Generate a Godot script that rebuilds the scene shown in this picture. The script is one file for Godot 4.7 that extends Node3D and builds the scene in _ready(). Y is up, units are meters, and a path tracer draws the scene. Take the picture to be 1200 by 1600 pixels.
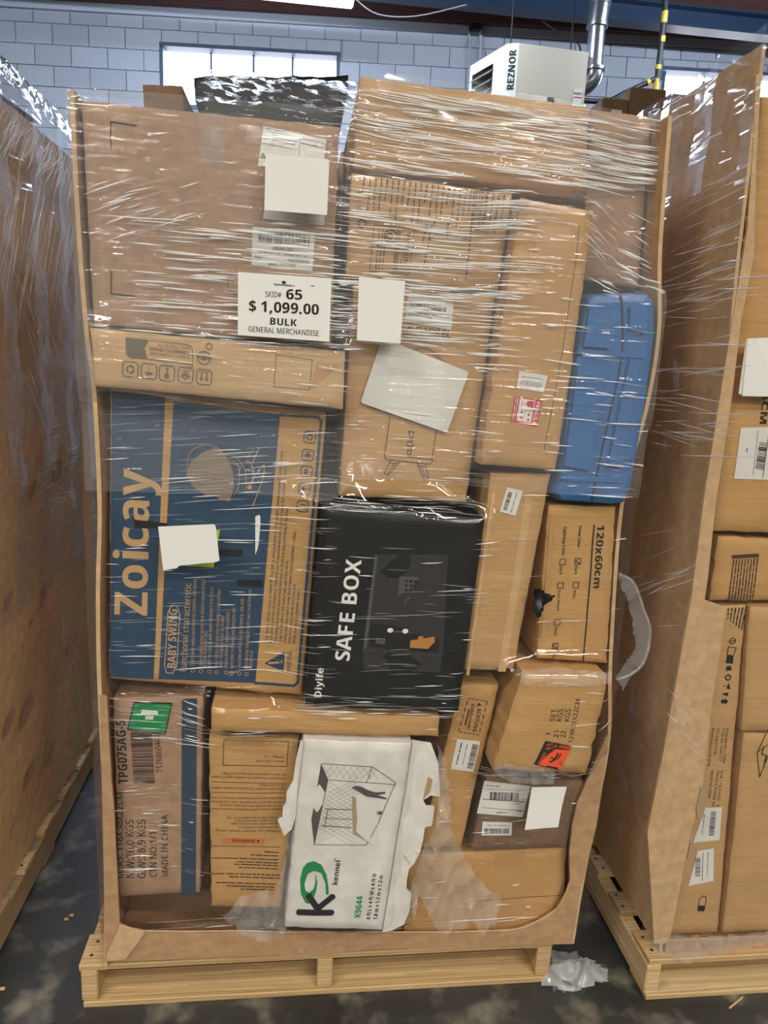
extends Node3D
# A wrapped skid of mixed cartons between two others in a warehouse. Units are metres, y is up, the front of the middle skid stands at z = 0.

var M := {}
var taken := {}
var fronts := []
var rough := FastNoiseLite.new()
var fine := FastNoiseLite.new()
var ripple := FastNoiseLite.new()
var font_plain: SystemFont
var font_bold: SystemFont
var font_serif: SystemFont
var plain := false
var rng := RandomNumberGenerator.new()

func p(x: float, y: float, z: float) -> Vector3:
	return Vector3(x, y, z)

# ---------------------------------------------------------------- naming
func numbered(called: String) -> String:
	taken[called] = taken.get(called, -1) + 1
	return called if taken[called] == 0 else "%s_%03d" % [called, taken[called]]

func tag(o: Node, label: String, category: String, group := "", kind := "") -> void:
	if label: o.set_meta("label", label)
	if category: o.set_meta("category", category)
	if group: o.set_meta("group", group)
	if kind: o.set_meta("kind", kind)

func thing(called: String, label: String, category: String, at: Vector3, group := "") -> Node3D:
	var o := Node3D.new()
	o.name = numbered(called)
	add_child(o)
	o.position = at
	tag(o, label, category, group)
	return o

func setting(called: String, label: String, at := Vector3.ZERO) -> Node3D:
	var o := Node3D.new()
	o.name = numbered(called)
	add_child(o)
	o.position = at
	tag(o, label, "", "", "structure")
	return o

func origin_of(o: Node) -> Vector3:
	var at := Vector3.ZERO
	var n := o
	while n != self and n != null:
		at += (n as Node3D).position
		n = n.get_parent()
	return at

# commits world-space geometry as one named mesh under parent
func commit(st: SurfaceTool, called: String, mat: Material, parent: Node) -> MeshInstance3D:
	st.generate_normals()
	var mi := MeshInstance3D.new()
	mi.name = called
	mi.mesh = st.commit()
	mi.material_override = mat
	parent.add_child(mi, true)
	mi.position = -origin_of(parent)
	return mi

func sub(mi: MeshInstance3D, st: SurfaceTool, called: String, mat: Material) -> MeshInstance3D:
	return commit(st, called, mat, mi)

func tool() -> SurfaceTool:
	var st := SurfaceTool.new()
	st.begin(Mesh.PRIMITIVE_TRIANGLES)
	st.set_smooth_group(-1)
	return st

# ---------------------------------------------------------------- shapes
func tri(st: SurfaceTool, a: Vector3, b: Vector3, c: Vector3) -> void:
	st.add_vertex(a); st.add_vertex(b); st.add_vertex(c)

func quad(st: SurfaceTool, a: Vector3, b: Vector3, c: Vector3, d: Vector3) -> void:
	tri(st, a, b, c); tri(st, a, c, d)

func box(st: SurfaceTool, lo: Vector3, hi: Vector3, r := 0.0) -> void:
	# box with chamfered edges
	var c := (lo + hi) / 2
	var h := (hi - lo) / 2
	r = minf(r, minf(h.x, minf(h.y, h.z)) * 0.9)
	if r <= 0.0: r = 0.0002
	for ax in 3:
		var u := (ax + 1) % 3
		var w := (ax + 2) % 3
		for s in [-1.0, 1.0]:
			var q := []
			for k in [[-1, 1], [1, 1], [1, -1], [-1, -1]]:
				var v := Vector3.ZERO
				v[ax] = s * h[ax]; v[u] = k[0] * (h[u] - r); v[w] = k[1] * (h[w] - r)
				q.append(c + v)
			if s > 0: quad(st, q[0], q[1], q[2], q[3])
			else: quad(st, q[3], q[2], q[1], q[0])
		for su in [-1.0, 1.0]:
			for sw in [-1.0, 1.0]:
				var a := Vector3.ZERO; var b := Vector3.ZERO
				a[u] = su * h[u]; a[w] = sw * (h[w] - r); a[ax] = h[ax] - r
				b[u] = su * (h[u] - r); b[w] = sw * h[w]; b[ax] = h[ax] - r
				var a2 := a; var b2 := b
				a2[ax] = -a[ax]; b2[ax] = -b[ax]
				if su * sw > 0: quad(st, c + a, c + a2, c + b2, c + b)
				else: quad(st, c + b, c + b2, c + a2, c + a)
	for sx in [-1.0, 1.0]:
		for sy in [-1.0, 1.0]:
			for sz in [-1.0, 1.0]:
				var a := c + Vector3(sx * h.x, sy * (h.y - r), sz * (h.z - r))
				var b := c + Vector3(sx * (h.x - r), sy * h.y, sz * (h.z - r))
				var d := c + Vector3(sx * (h.x - r), sy * (h.y - r), sz * h.z)
				if sx * sy * sz > 0: tri(st, a, d, b)
				else: tri(st, a, b, d)

func tube(st: SurfaceTool, pts: Array, r: float, n := 10, caps := true) -> void:
	var rings := []
	for i in pts.size():
		var d: Vector3 = (pts[mini(i + 1, pts.size() - 1)] - pts[maxi(i - 1, 0)]).normalized()
		var u := d.cross(Vector3(0.31, 0.2, 0.93)).normalized()
		var w := d.cross(u)
		var ring := []
		for k in n:
			var t := TAU * k / n
			ring.append(pts[i] + (u * cos(t) + w * sin(t)) * r)
		rings.append(ring)
	st.set_smooth_group(0)
	for i in pts.size() - 1:
		for k in n:
			var k2 := (k + 1) % n
			quad(st, rings[i][k], rings[i][k2], rings[i + 1][k2], rings[i + 1][k])
	st.set_smooth_group(-1)
	if caps:
		for k in range(1, n - 1):
			tri(st, rings[0][0], rings[0][k + 1], rings[0][k])
			tri(st, rings[-1][0], rings[-1][k], rings[-1][k + 1])

func curve(pts: Array, steps := 6) -> Array:
	var out := []
	for i in pts.size() - 1:
		var a: Vector3 = pts[maxi(i - 1, 0)]
		var d: Vector3 = pts[mini(i + 2, pts.size() - 1)]
		for k in steps:
			out.append(pts[i].cubic_interpolate(pts[i + 1], a, d, float(k) / steps))
	out.append(pts[-1])
	return out

# the slight waviness of board that all fronts and all that is printed or stuck on them share
func wave(x: float, y: float) -> float:
	return 0.0030 * rough.get_noise_2d(x * 100, y * 100) + 0.0012 * ripple.get_noise_2d(x * 100, y * 100)

func laid(v: Vector3, off: float) -> Vector3:
	return Vector3(v.x, v.y, v.z + wave(v.x, v.y) + off)

func mixq(q: Array, u: float, v: float) -> Vector3:
	return (q[0] as Vector3).lerp(q[1], u).lerp((q[3] as Vector3).lerp(q[2], u), v)

# a carton with a front of four corners (top left, top right, bottom right, bottom left) and a depth
func carton_body(st: SurfaceTool, q: Array, depth: float, ragged := 0.0, r := 0.006) -> void:
	var w: float = (q[0] as Vector3).distance_to(q[1])
	var h: float = (q[0] as Vector3).distance_to(q[3])
	var nx := clampi(int(w / 0.022), 4, 30)
	var ny := clampi(int(h / 0.022), 4, 40)
	var grid := []
	for j in ny + 1:
		var row := []
		for i in nx + 1:
			var u := lerpf(r / w, 1 - r / w, float(i) / nx)
			var v := lerpf(r / h, 1 - r / h, float(j) / ny)
			var e := mixq(q, u, v)
			var edge := 1.0 if (i == 0 or j == 0 or i == nx or j == ny) else 0.0
			e = laid(e, 0.0)
			if edge > 0 and ragged > 0:
				e.x += ragged * fine.get_noise_2d(e.y * 220 + 31, e.x * 220)
				e.y += ragged * fine.get_noise_2d(e.x * 220, e.y * 220 + 57)
				e.z -= ragged * absf(fine.get_noise_2d(e.x * 150 + 9, e.y * 150))
			row.append(e)
		grid.append(row)
	st.set_smooth_group(0)
	for j in ny:
		for i in nx:
			quad(st, grid[j][i], grid[j][i + 1], grid[j + 1][i + 1], grid[j + 1][i])
	# rim round the front, then the sides and the back
	var rim := []
	for i in nx + 1: rim.append(grid[0][i])
	for j in range(1, ny + 1): rim.append(grid[j][nx])
	for i in range(nx - 1, -1, -1): rim.append(grid[ny][i])
	for j in range(ny - 1, 0, -1): rim.append(grid[j][0])
	var mid := mixq(q, 0.5, 0.5)
	var outer := []
	var back := []
	for e in rim:
		var o: Vector3 = e
		var fx := (o - mid)
		var out := Vector3(o.x + signf(fx.x) * r * 0.0, o.y, o.z)
		outer.append(out)
	# push each rim point outwards along the quad's own edges
	var ex: Vector3 = ((q[1] as Vector3) - q[0]).normalized()
	var ey: Vector3 = ((q[0] as Vector3) - q[3]).normalized()
	var count := rim.size()
	for k in count:
		var push := Vector3.ZERO
		if k <= nx: push += ey
		if k >= nx and k <= nx + ny: push += ex
		if k >= nx + ny and k <= 2 * nx + ny: push -= ey
		if k >= 2 * nx + ny or k == 0: push -= ex
		outer[k] = (rim[k] as Vector3) + push * r - Vector3(0, 0, r * 0.9)
		back.append(Vector3(outer[k].x, outer[k].y, mid.z - depth))
	for k in count:
		var k2 := (k + 1) % count
		quad(st, rim[k], outer[k], outer[k2], rim[k2])
	st.set_smooth_group(-1)
	for k in count:
		var k2 := (k + 1) % count
		quad(st, outer[k], back[k], back[k2], outer[k2])
	for k in range(1, count - 1):
		tri(st, back[0], back[k + 1], back[k])

func carton(called: String, label: String, q: Array, depth: float, mat: Material, ragged := 0.0, group := "cartons stacked in the skids", r := 0.006) -> Node3D:
	var base: Vector3 = ((q[2] as Vector3) + q[3]) / 2
	var t := thing(called, label, "carton", Vector3(base.x, minf(q[2].y, q[3].y), base.z - depth / 2), group)
	var st := tool()
	carton_body(st, q, depth, ragged, r)
	commit(st, "body", mat, t)
	fronts.append([PackedVector2Array([Vector2(q[0].x, q[0].y), Vector2(q[1].x, q[1].y), Vector2(q[2].x, q[2].y), Vector2(q[3].x, q[3].y)]), q[0].z])
	return t

# ---------------------------------------------------------------- flat print on a face
func ink(off := 0.0014, side := false) -> Dictionary:
	return {"st": tool(), "off": off, "side": side, "any": false}

func set_down(k: Dictionary, v: Vector3) -> Vector3:
	if k.side: return v + Vector3(k.off, 0, 0)
	return v + Vector3(0, 0, k.off) if plain else laid(v, k.off)

func flat(k: Dictionary, v: Vector3) -> Vector2:
	return Vector2(-v.z, v.y) if k.side else Vector2(v.x, v.y)

# size of n print units (about a millimetre and a half) at a height on the stack
func unit(n: float, at: Vector3) -> float:
	return n * (0.00128 + 0.00019 * (2.1 - at.y))

func ptri(k: Dictionary, a: Vector3, b: Vector3, c: Vector3) -> void:
	k.any = true
	var fa := flat(k, a); var fb := flat(k, b); var fc := flat(k, c)
	if (fb - fa).cross(fc - fa) > 0:
		tri(k.st, set_down(k, a), set_down(k, c), set_down(k, b))
	else:
		tri(k.st, set_down(k, a), set_down(k, b), set_down(k, c))

func poly(k: Dictionary, pts: Array) -> void:
	var f := PackedVector2Array()
	for v in pts: f.append(flat(k, v))
	var t := Geometry2D.triangulate_polygon(f)
	for i in range(0, t.size(), 3):
		ptri(k, pts[t[i]], pts[t[i + 1]], pts[t[i + 2]])

# a patch of four corners, cut fine enough to lie on the waves
func patch(k: Dictionary, q: Array, cell := 0.02) -> void:
	var nx := clampi(int((q[0] as Vector3).distance_to(q[1]) / cell), 1, 40)
	var ny := clampi(int((q[0] as Vector3).distance_to(q[3]) / cell), 1, 40)
	for j in ny:
		for i in nx:
			var a := mixq(q, float(i) / nx, float(j) / ny)
			var b := mixq(q, float(i + 1) / nx, float(j) / ny)
			var c := mixq(q, float(i + 1) / nx, float(j + 1) / ny)
			var d := mixq(q, float(i) / nx, float(j + 1) / ny)
			ptri(k, a, b, c); ptri(k, a, c, d)

func stroke(k: Dictionary, pts: Array, n: float, closed := false, round_ends := false) -> void:
	var ps := pts.duplicate()
	if closed: ps.append(pts[0])
	for i in ps.size() - 1:
		var a: Vector3 = ps[i]
		var b: Vector3 = ps[i + 1]
		var w := unit(n, a) / 2
		var d := (b - a).normalized()
		var s := Vector3(0, d.z, -d.y) if k.side else Vector3(-d.y, d.x, 0)
		s = s.normalized() * w
		var ext := d * w * 0.6
		var cuts := maxi(1, int(a.distance_to(b) / 0.03))
		for c in cuts:
			var m := (a - ext).lerp(b + ext, float(c) / cuts)
			var m2 := (a - ext).lerp(b + ext, float(c + 1) / cuts)
			ptri(k, m - s, m + s, m2 + s); ptri(k, m - s, m2 + s, m2 - s)
	if round_ends:
		for e in ps: disc(k, e, unit(n, e) / 2)

func disc(k: Dictionary, c: Vector3, r: float, stretch := 1.0, n := 14) -> void:
	for i in n:
		var a := TAU * i / n
		var b := TAU * (i + 1) / n
		var va := Vector3(0, sin(a) * r * stretch, cos(a) * r) if k.side else Vector3(cos(a) * r, sin(a) * r * stretch, 0)
		var vb := Vector3(0, sin(b) * r * stretch, cos(b) * r) if k.side else Vector3(cos(b) * r, sin(b) * r * stretch, 0)
		ptri(k, c, c + va, c + vb)

func ring(k: Dictionary, c: Vector3, r: float, n: float, from := 0.0, to := TAU) -> void:
	var pts := []
	for i in 17:
		var a := lerpf(from, to, i / 16.0)
		pts.append(c + Vector3(cos(a) * r, sin(a) * r, 0))
	stroke(k, pts, n)

# unreadable small print: a broken line
func dashes(k: Dictionary, a: Vector3, b: Vector3, n: float) -> void:
	var long := a.distance_to(b)
	var at := 0.0
	while at < long:
		var w := rng.randf_range(0.006, 0.02)
		stroke(k, [a.lerp(b, at / long), a.lerp(b, minf(1, (at + w) / long))], n * rng.randf_range(0.7, 1.0))
		at += w + rng.randf_range(0.0025, 0.005)

# black bars between two ends; down is the vector of the bars' length
func bars(k: Dictionary, a: Vector3, b: Vector3, down: Vector3, count := 30) -> void:
	var at := 0.0
	for i in count:
		var w := rng.randf_range(0.25, 0.8) / count
		patch(k, [a.lerp(b, at), a.lerp(b, at + w), a.lerp(b, at + w) + down, a.lerp(b, at) + down], 0.05)
		at += 1.0 / count

var glyphs := {}
func text(k: Dictionary, words: String, a: Vector3, b: Vector3, n: float, bold := 0) -> void:
	var f: SystemFont = [font_plain, font_bold, font_serif][bold]
	if not glyphs.has(bold):
		var hm := TextMesh.new()
		hm.font = f; hm.text = "H"; hm.font_size = 48; hm.pixel_size = 0.01; hm.depth = 0.0
		var hb := hm.get_aabb()
		glyphs[bold] = [hb.position.y, hb.size.y]
	var tm := TextMesh.new()
	tm.font = f; tm.text = words; tm.font_size = 48; tm.pixel_size = 0.01; tm.depth = 0.0; tm.curve_step = 2.0
	var arr := tm.surface_get_arrays(0)
	var vs: PackedVector3Array = arr[Mesh.ARRAY_VERTEX]
	var ix: PackedInt32Array = arr[Mesh.ARRAY_INDEX] if arr[Mesh.ARRAY_INDEX] != null else PackedInt32Array(range(vs.size()))
	var bb := tm.get_aabb()
	var d := (b - a)
	var up := (Vector3(1, 0, 0) if k.side else Vector3(0, 0, 1)).cross(d.normalized())
	var sy: float = unit(n, a) / glyphs[bold][1]
	for i in range(0, ix.size(), 3):
		var t := []
		for j in 3:
			var v := vs[ix[i + j]]
			t.append(a + d * ((v.x - bb.position.x) / bb.size.x) + up * ((v.y - glyphs[bold][0]) * sy))
		ptri(k, t[0], t[1], t[2])

func print_on(k: Dictionary, called: String, mat: Material, parent: Node, label := "") -> MeshInstance3D:
	if not k.any: return null
	var o := commit(k.st, called, mat, parent)
	if label: o.set_meta("label", label)
	return o

# a paper label stuck on a face
func sticker(parent: Node, called: String, q: Array, mat: Material, label := "", off := 0.0018) -> MeshInstance3D:
	var k := ink(off)
	patch(k, q)
	return print_on(k, called, mat, parent, label)

# a sheet of paper with thickness, held at its own distance
func sheet(called: String, label: String, outline: Array, mat: Material, group := "", thick := 0.0008) -> Node3D:
	var lowest: Vector3 = outline[0]
	for v in outline:
		if v.y < lowest.y: lowest = v
	var t := thing(called, label, "paper", lowest, group)
	slab_part(t, "sheet", outline, thick, mat)
	return t

func slab_part(parent: Node, called: String, outline: Array, thick: float, mat: Material) -> MeshInstance3D:
	var st := tool()
	slab(st, outline, thick)
	return commit(st, called, mat, parent)

# outline in a plane of even z, given a thickness backwards
func slab(st: SurfaceTool, outline: Array, thick: float) -> void:
	var f := PackedVector2Array()
	for v in outline: f.append(Vector2(v.x, v.y))
	var o := outline.duplicate()
	if not Geometry2D.is_polygon_clockwise(f):
		f.reverse(); o.reverse()
	var t := Geometry2D.triangulate_polygon(f)
	var d := Vector3(0, 0, -thick)
	for i in range(0, t.size(), 3):
		var a: Vector3 = o[t[i]]; var b: Vector3 = o[t[i + 1]]; var c: Vector3 = o[t[i + 2]]
		if (f[t[i + 1]] - f[t[i]]).cross(f[t[i + 2]] - f[t[i]]) > 0:
			var s := b; b = c; c = s
		tri(st, a, b, c); tri(st, a + d, c + d, b + d)
	for i in o.size():
		var a: Vector3 = o[i]; var b: Vector3 = o[(i + 1) % o.size()]
		quad(st, a, a + d, b + d, b)

# crumpled thin plastic filling an outline
func scrap(parent: Node, called: String, outline: Array, amp: float, mat: Material, cell := 0.009, scale := 1.0, lean := 0.0) -> MeshInstance3D:
	var f := PackedVector2Array()
	var lo := Vector2(INF, INF); var hi := Vector2(-INF, -INF)
	for v in outline:
		f.append(Vector2(v.x, v.y))
		lo = lo.min(f[-1]); hi = hi.max(f[-1])
	var nx := int((hi.x - lo.x) / cell) + 1
	var ny := int((hi.y - lo.y) / cell) + 1
	var z: float = outline[0].z
	var st := tool()
	st.set_smooth_group(0)
	var g := func(i: int, j: int) -> Vector3:
		var x := lo.x + i * cell; var y := lo.y + j * cell
		var jx := 0.004 * fine.get_noise_2d(x * 300, y * 300 + 40)
		var ridge := 1.0 - absf(rough.get_noise_2d((x * 330 + y * 120) * scale, y * 110 * scale)) * 2.0
		var small := 1.0 - absf(ripple.get_noise_2d((x * 220 - y * 60) * scale, y * 90 * scale + 90)) * 2.0
		return Vector3(x + jx, y + jx, z + lean * (y - lo.y) + amp * (0.6 * ridge + 0.4 * small))
	for j in ny:
		for i in nx:
			if Geometry2D.is_point_in_polygon(lo + Vector2(i + 0.5, j + 0.5) * cell, f):
				quad(st, g.call(i, j + 1), g.call(i + 1, j + 1), g.call(i + 1, j), g.call(i, j))
	return commit(st, called, mat, parent)

# ---------------------------------------------------------------- materials
func noise_tex(freq: float, seed_: int, dark: Color, light: Color, size := 512, oct := 4) -> NoiseTexture2D:
	var n := FastNoiseLite.new()
	n.seed = seed_; n.frequency = freq; n.fractal_octaves = oct
	var t := NoiseTexture2D.new()
	t.width = size; t.height = size; t.seamless = true; t.noise = n
	var g := Gradient.new()
	g.set_color(0, dark); g.set_color(1, light)
	t.color_ramp = g
	return t

func mat(c: Color, rough_ := 0.8, tex: Texture2D = null, scale := Vector3.ONE, spec := 0.5) -> StandardMaterial3D:
	var m := StandardMaterial3D.new()
	m.albedo_color = c
	m.roughness = rough_
	m.metallic_specular = spec
	if tex:
		m.albedo_texture = tex
		m.uv1_triplanar = true
		m.uv1_scale = scale
	return m

func rgb(r: int, g: int, b: int) -> Color:
	return Color(r / 255.0, g / 255.0, b / 255.0)

func film(alpha: float, rough_: float, tex: Texture2D, height: float, scale := Vector3.ONE) -> StandardMaterial3D:
	var m := StandardMaterial3D.new()
	m.transparency = BaseMaterial3D.TRANSPARENCY_ALPHA
	m.albedo_color = Color(0.93, 0.94, 0.95, alpha)
	m.roughness = rough_
	m.cull_mode = BaseMaterial3D.CULL_DISABLED
	if tex:
		m.heightmap_enabled = true
		m.heightmap_texture = tex
		m.heightmap_scale = height
		m.uv1_scale = scale
	return m

# relief of stretched wrap: long thin ridges that run round the stack
func ridges(side: int, count: int, seed_: int, slope: float, spread: float) -> ImageTexture:
	var h := PackedFloat32Array()
	h.resize(side * side)
	var r := RandomNumberGenerator.new()
	r.seed = seed_
	for s in count:
		var cx := r.randf() * side
		var cy := r.randf() * side
		var half := r.randf_range(18, 60) if r.randf() < 0.6 else r.randf_range(60, 170)
		var w := r.randf_range(1.6, 4.2)
		var amp := r.randf_range(0.1, 0.42) * (1.0 if r.randf() < 0.7 else -0.6)
		var sl := slope + r.randf_range(-spread, spread)
		for i in range(-int(half), int(half)):
			var t := i / half
			var fall := amp * (1 - t * t)
			var yy := cy + i * sl
			var y0 := int(floor(yy - w * 2.4))
			for y in range(y0, int(yy + w * 2.4) + 1):
				var d := (y - yy) / w
				var x := posmod(int(cx) + i, side)
				h[posmod(y, side) * side + x] += fall * exp(-d * d)
	var im := Image.create_from_data(side, side, false, Image.FORMAT_RF, h.to_byte_array())
	return ImageTexture.create_from_image(im)

func streak_image(w: int, h: int, seed_: int, dark: Color, light: Color, n: int) -> ImageTexture:
	# grain that runs along u
	var im := Image.create(w, h, false, Image.FORMAT_RGB8)
	im.fill(light)
	var r := RandomNumberGenerator.new()
	r.seed = seed_
	for i in n:
		var y := r.randi() % h
		var x := r.randi() % w
		var long := r.randi_range(w / 10, w)
		var c := light.lerp(dark, r.randf())
		for k in long:
			var xx := (x + k) % w
			im.set_pixel(xx, y, im.get_pixel(xx, y).lerp(c, 0.5))
	return ImageTexture.create_from_image(im)

func make_materials() -> void:
	var grain := noise_tex(0.02, 3, Color(0.88, 0.88, 0.88), Color(1, 1, 1), 512, 6)
	var flutes := streak_image(256, 256, 8, Color(0.93, 0.92, 0.91), Color(1, 1, 1), 1400)
	var kraft := {"kraft_pale": rgb(214, 178, 130), "kraft": rgb(204, 163, 112), "kraft_gold": rgb(204, 160, 102), "kraft_red": rgb(184, 149, 121), "kraft_dark_and_shaded": rgb(138, 108, 84), "bin": rgb(198, 158, 120), "bin_light": rgb(220, 182, 138), "bin_inner": rgb(172, 134, 98), "bin_cut": rgb(222, 186, 142)}
	var dents := NoiseTexture2D.new()
	var dn := FastNoiseLite.new()
	dn.seed = 17; dn.frequency = 0.012; dn.fractal_octaves = 4
	dents.width = 512; dents.height = 512; dents.seamless = true; dents.noise = dn
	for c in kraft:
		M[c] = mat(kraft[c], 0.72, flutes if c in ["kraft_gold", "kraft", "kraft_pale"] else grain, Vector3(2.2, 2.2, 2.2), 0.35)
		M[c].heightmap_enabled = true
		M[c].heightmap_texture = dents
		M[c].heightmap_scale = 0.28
	M.tape = mat(rgb(196, 152, 98), 0.28, null, Vector3.ONE, 0.5)
	M.tape_clear = film(0.10, 0.12, null, 0)
	M.blue_print = mat(rgb(38, 72, 102), 0.5, grain, Vector3(3, 3, 3))
	M.blue_ink = mat(rgb(36, 66, 92), 0.6)
	M.stripe = mat(rgb(58, 76, 96), 0.6, grain, Vector3(4, 4, 4))
	M.kraft_ink = mat(rgb(200, 160, 112), 0.65)
	M.kraft_ink_dim = mat(rgb(140, 122, 104), 0.65)
	M.black_ink = mat(rgb(26, 22, 20), 0.7)
	M.brown_ink = mat(rgb(72, 52, 38), 0.7)
	M.grey_ink = mat(rgb(112, 100, 84), 0.7)
	M.black_card = mat(rgb(16, 17, 18), 0.42, null, Vector3.ONE, 0.4)
	M.safe_grey = mat(rgb(44, 42, 44), 0.4)
	M.safe_light = mat(rgb(84, 80, 80), 0.4)
	M.safe_dark = mat(rgb(8, 8, 9), 0.4)
	M.gold_ink = mat(rgb(190, 130, 56), 0.4)
	M.white_ink = mat(rgb(240, 240, 236), 0.55)
	M.white_card = mat(rgb(240, 238, 234), 0.6, noise_tex(0.012, 12, Color(0.9, 0.89, 0.86), Color(1, 1, 1)), Vector3(2, 2, 2))
	M.paper = mat(rgb(242, 241, 236), 0.75)
	M.label_paper = mat(rgb(228, 226, 220), 0.5)
	M.red_ink = mat(rgb(206, 40, 44), 0.5)
	M.orange = mat(rgb(255, 92, 44), 0.5)
	M.orange_ink = mat(rgb(206, 120, 66), 0.7)
	M.green_ink = mat(rgb(24, 140, 78), 0.5)
	M.lime = mat(rgb(190, 220, 40), 0.5)
	M.black_tape = mat(rgb(28, 28, 30), 0.35)
	M.blue_plastic = mat(rgb(44, 112, 178), 0.42, noise_tex(0.03, 21, Color(0.88, 0.9, 0.92), Color(1, 1, 1)), Vector3(3, 3, 3))
	M.seam = mat(rgb(16, 30, 46), 0.6)
	M.torn = mat(rgb(176, 150, 116), 0.85)
	var wood := streak_image(256, 256, 5, Color(0.78, 0.68, 0.54), Color(1, 0.98, 0.95), 900)
	M.wood = mat(rgb(220, 194, 150), 0.75, wood, Vector3(1.2, 1.2, 1.2))
	M.wood_pale = mat(rgb(232, 210, 168), 0.72, wood, Vector3(0.9, 0.9, 0.9))
	M.wood_grey = mat(rgb(184, 164, 132), 0.82, wood, Vector3(1.5, 1.5, 1.5))
	M.nail = mat(rgb(58, 46, 38), 0.6)
	M.steel_blue = mat(rgb(30, 52, 76), 0.45)
	M.steel_edge = mat(rgb(120, 130, 140), 0.35)
	M.red_wood = mat(rgb(96, 62, 60), 0.7, wood, Vector3(0.6, 0.6, 0.6))
	M.joist = mat(rgb(132, 84, 62), 0.7, wood, Vector3(0.6, 0.6, 0.6))
	M.deck = mat(rgb(66, 44, 46), 0.85)
	var paint := noise_tex(0.05, 31, Color(0.86, 0.86, 0.87), Color(1, 1, 1), 512, 5)
	M.block = mat(rgb(196, 198, 206), 0.7, paint, Vector3(2, 2, 2))
	M.block_b = mat(rgb(188, 190, 199), 0.7, paint, Vector3(2.3, 2.3, 2.3))
	M.mortar = mat(rgb(160, 162, 172), 0.85, paint, Vector3(3, 3, 3))
	M.plaster = mat(rgb(128, 126, 122), 0.85)
	M.heater = mat(rgb(210, 200, 178), 0.42)
	M.heater_pale = mat(rgb(226, 224, 216), 0.4)
	M.dark = mat(rgb(14, 14, 15), 0.6)
	M.louvre = mat(rgb(120, 124, 126), 0.35)
	M.galvanised = mat(rgb(190, 194, 198), 0.28, noise_tex(0.06, 41, Color(0.8, 0.8, 0.82), Color(1, 1, 1)), Vector3(5, 5, 5))
	M.galvanised.metallic = 0.9
	M.iron = mat(rgb(34, 34, 36), 0.5)
	M.yellow = mat(rgb(206, 176, 60), 0.5)
	M.cable = mat(rgb(190, 190, 190), 0.5)
	M.frame = mat(rgb(66, 84, 106), 0.5)
	M.glass = film(0.04, 0.03, null, 0)
	M.lamp_body = mat(rgb(230, 230, 230), 0.4)
	M.lamp_glow = StandardMaterial3D.new()
	M.lamp_glow.albedo_color = Color(1, 1, 1)
	M.lamp_glow.emission_enabled = true
	M.lamp_glow.emission = Color(1.0, 0.97, 0.92)
	M.lamp_glow.emission_energy_multiplier = 2.2
	# polished concrete: dark slab with pale worn and dusty patches
	M.floor = mat(rgb(80, 80, 75), 0.5, noise_tex(0.006, 55, Color(0.55, 0.55, 0.55), Color(1, 1, 1), 1024, 6), Vector3(0.3, 0.3, 0.3))
	var scuff := noise_tex(0.02, 77, Color(0.62, 0.6, 0.55, 0.0), Color(0.82, 0.8, 0.74, 0.0), 1024, 6)
	scuff.color_ramp.set_offset(0, 0.52)
	scuff.color_ramp.set_offset(1, 0.92)
	scuff.color_ramp.set_color(1, Color(0.74, 0.71, 0.62, 0.45))
	M.floor.detail_enabled = true
	M.floor.detail_albedo = scuff
	M.floor.detail_blend_mode = BaseMaterial3D.BLEND_MODE_MIX
	M.floor.detail_uv_layer = BaseMaterial3D.DETAIL_UV_1
	var r1 := ridges(1400, 1700, 5, 0.03, 0.05)
	var r2 := ridges(1000, 420, 9, -0.03, 0.10)
	M.wrap = film(0.10, 0.06, r1, 0.34)
	M.wrap_low = film(0.012, 0.06, r2, 0.26)
	M.wrap_side = film(0.05, 0.07, r2, 0.30)
	M.wrap_top = film(0.09, 0.07, r1, 0.40)
	M.bag = film(0.17, 0.12, null, 0)
	M.bag_white = film(0.4, 0.18, null, 0)
	M.pleat_glint = film(0.78, 0.08, null, 0)  # film folds whose white stands in for lamp glints
	M.pleat_glint_fine = film(0.36, 0.08, null, 0)
	M.pleat_glint.albedo_color = Color(1, 1, 1, 0.82)

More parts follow.
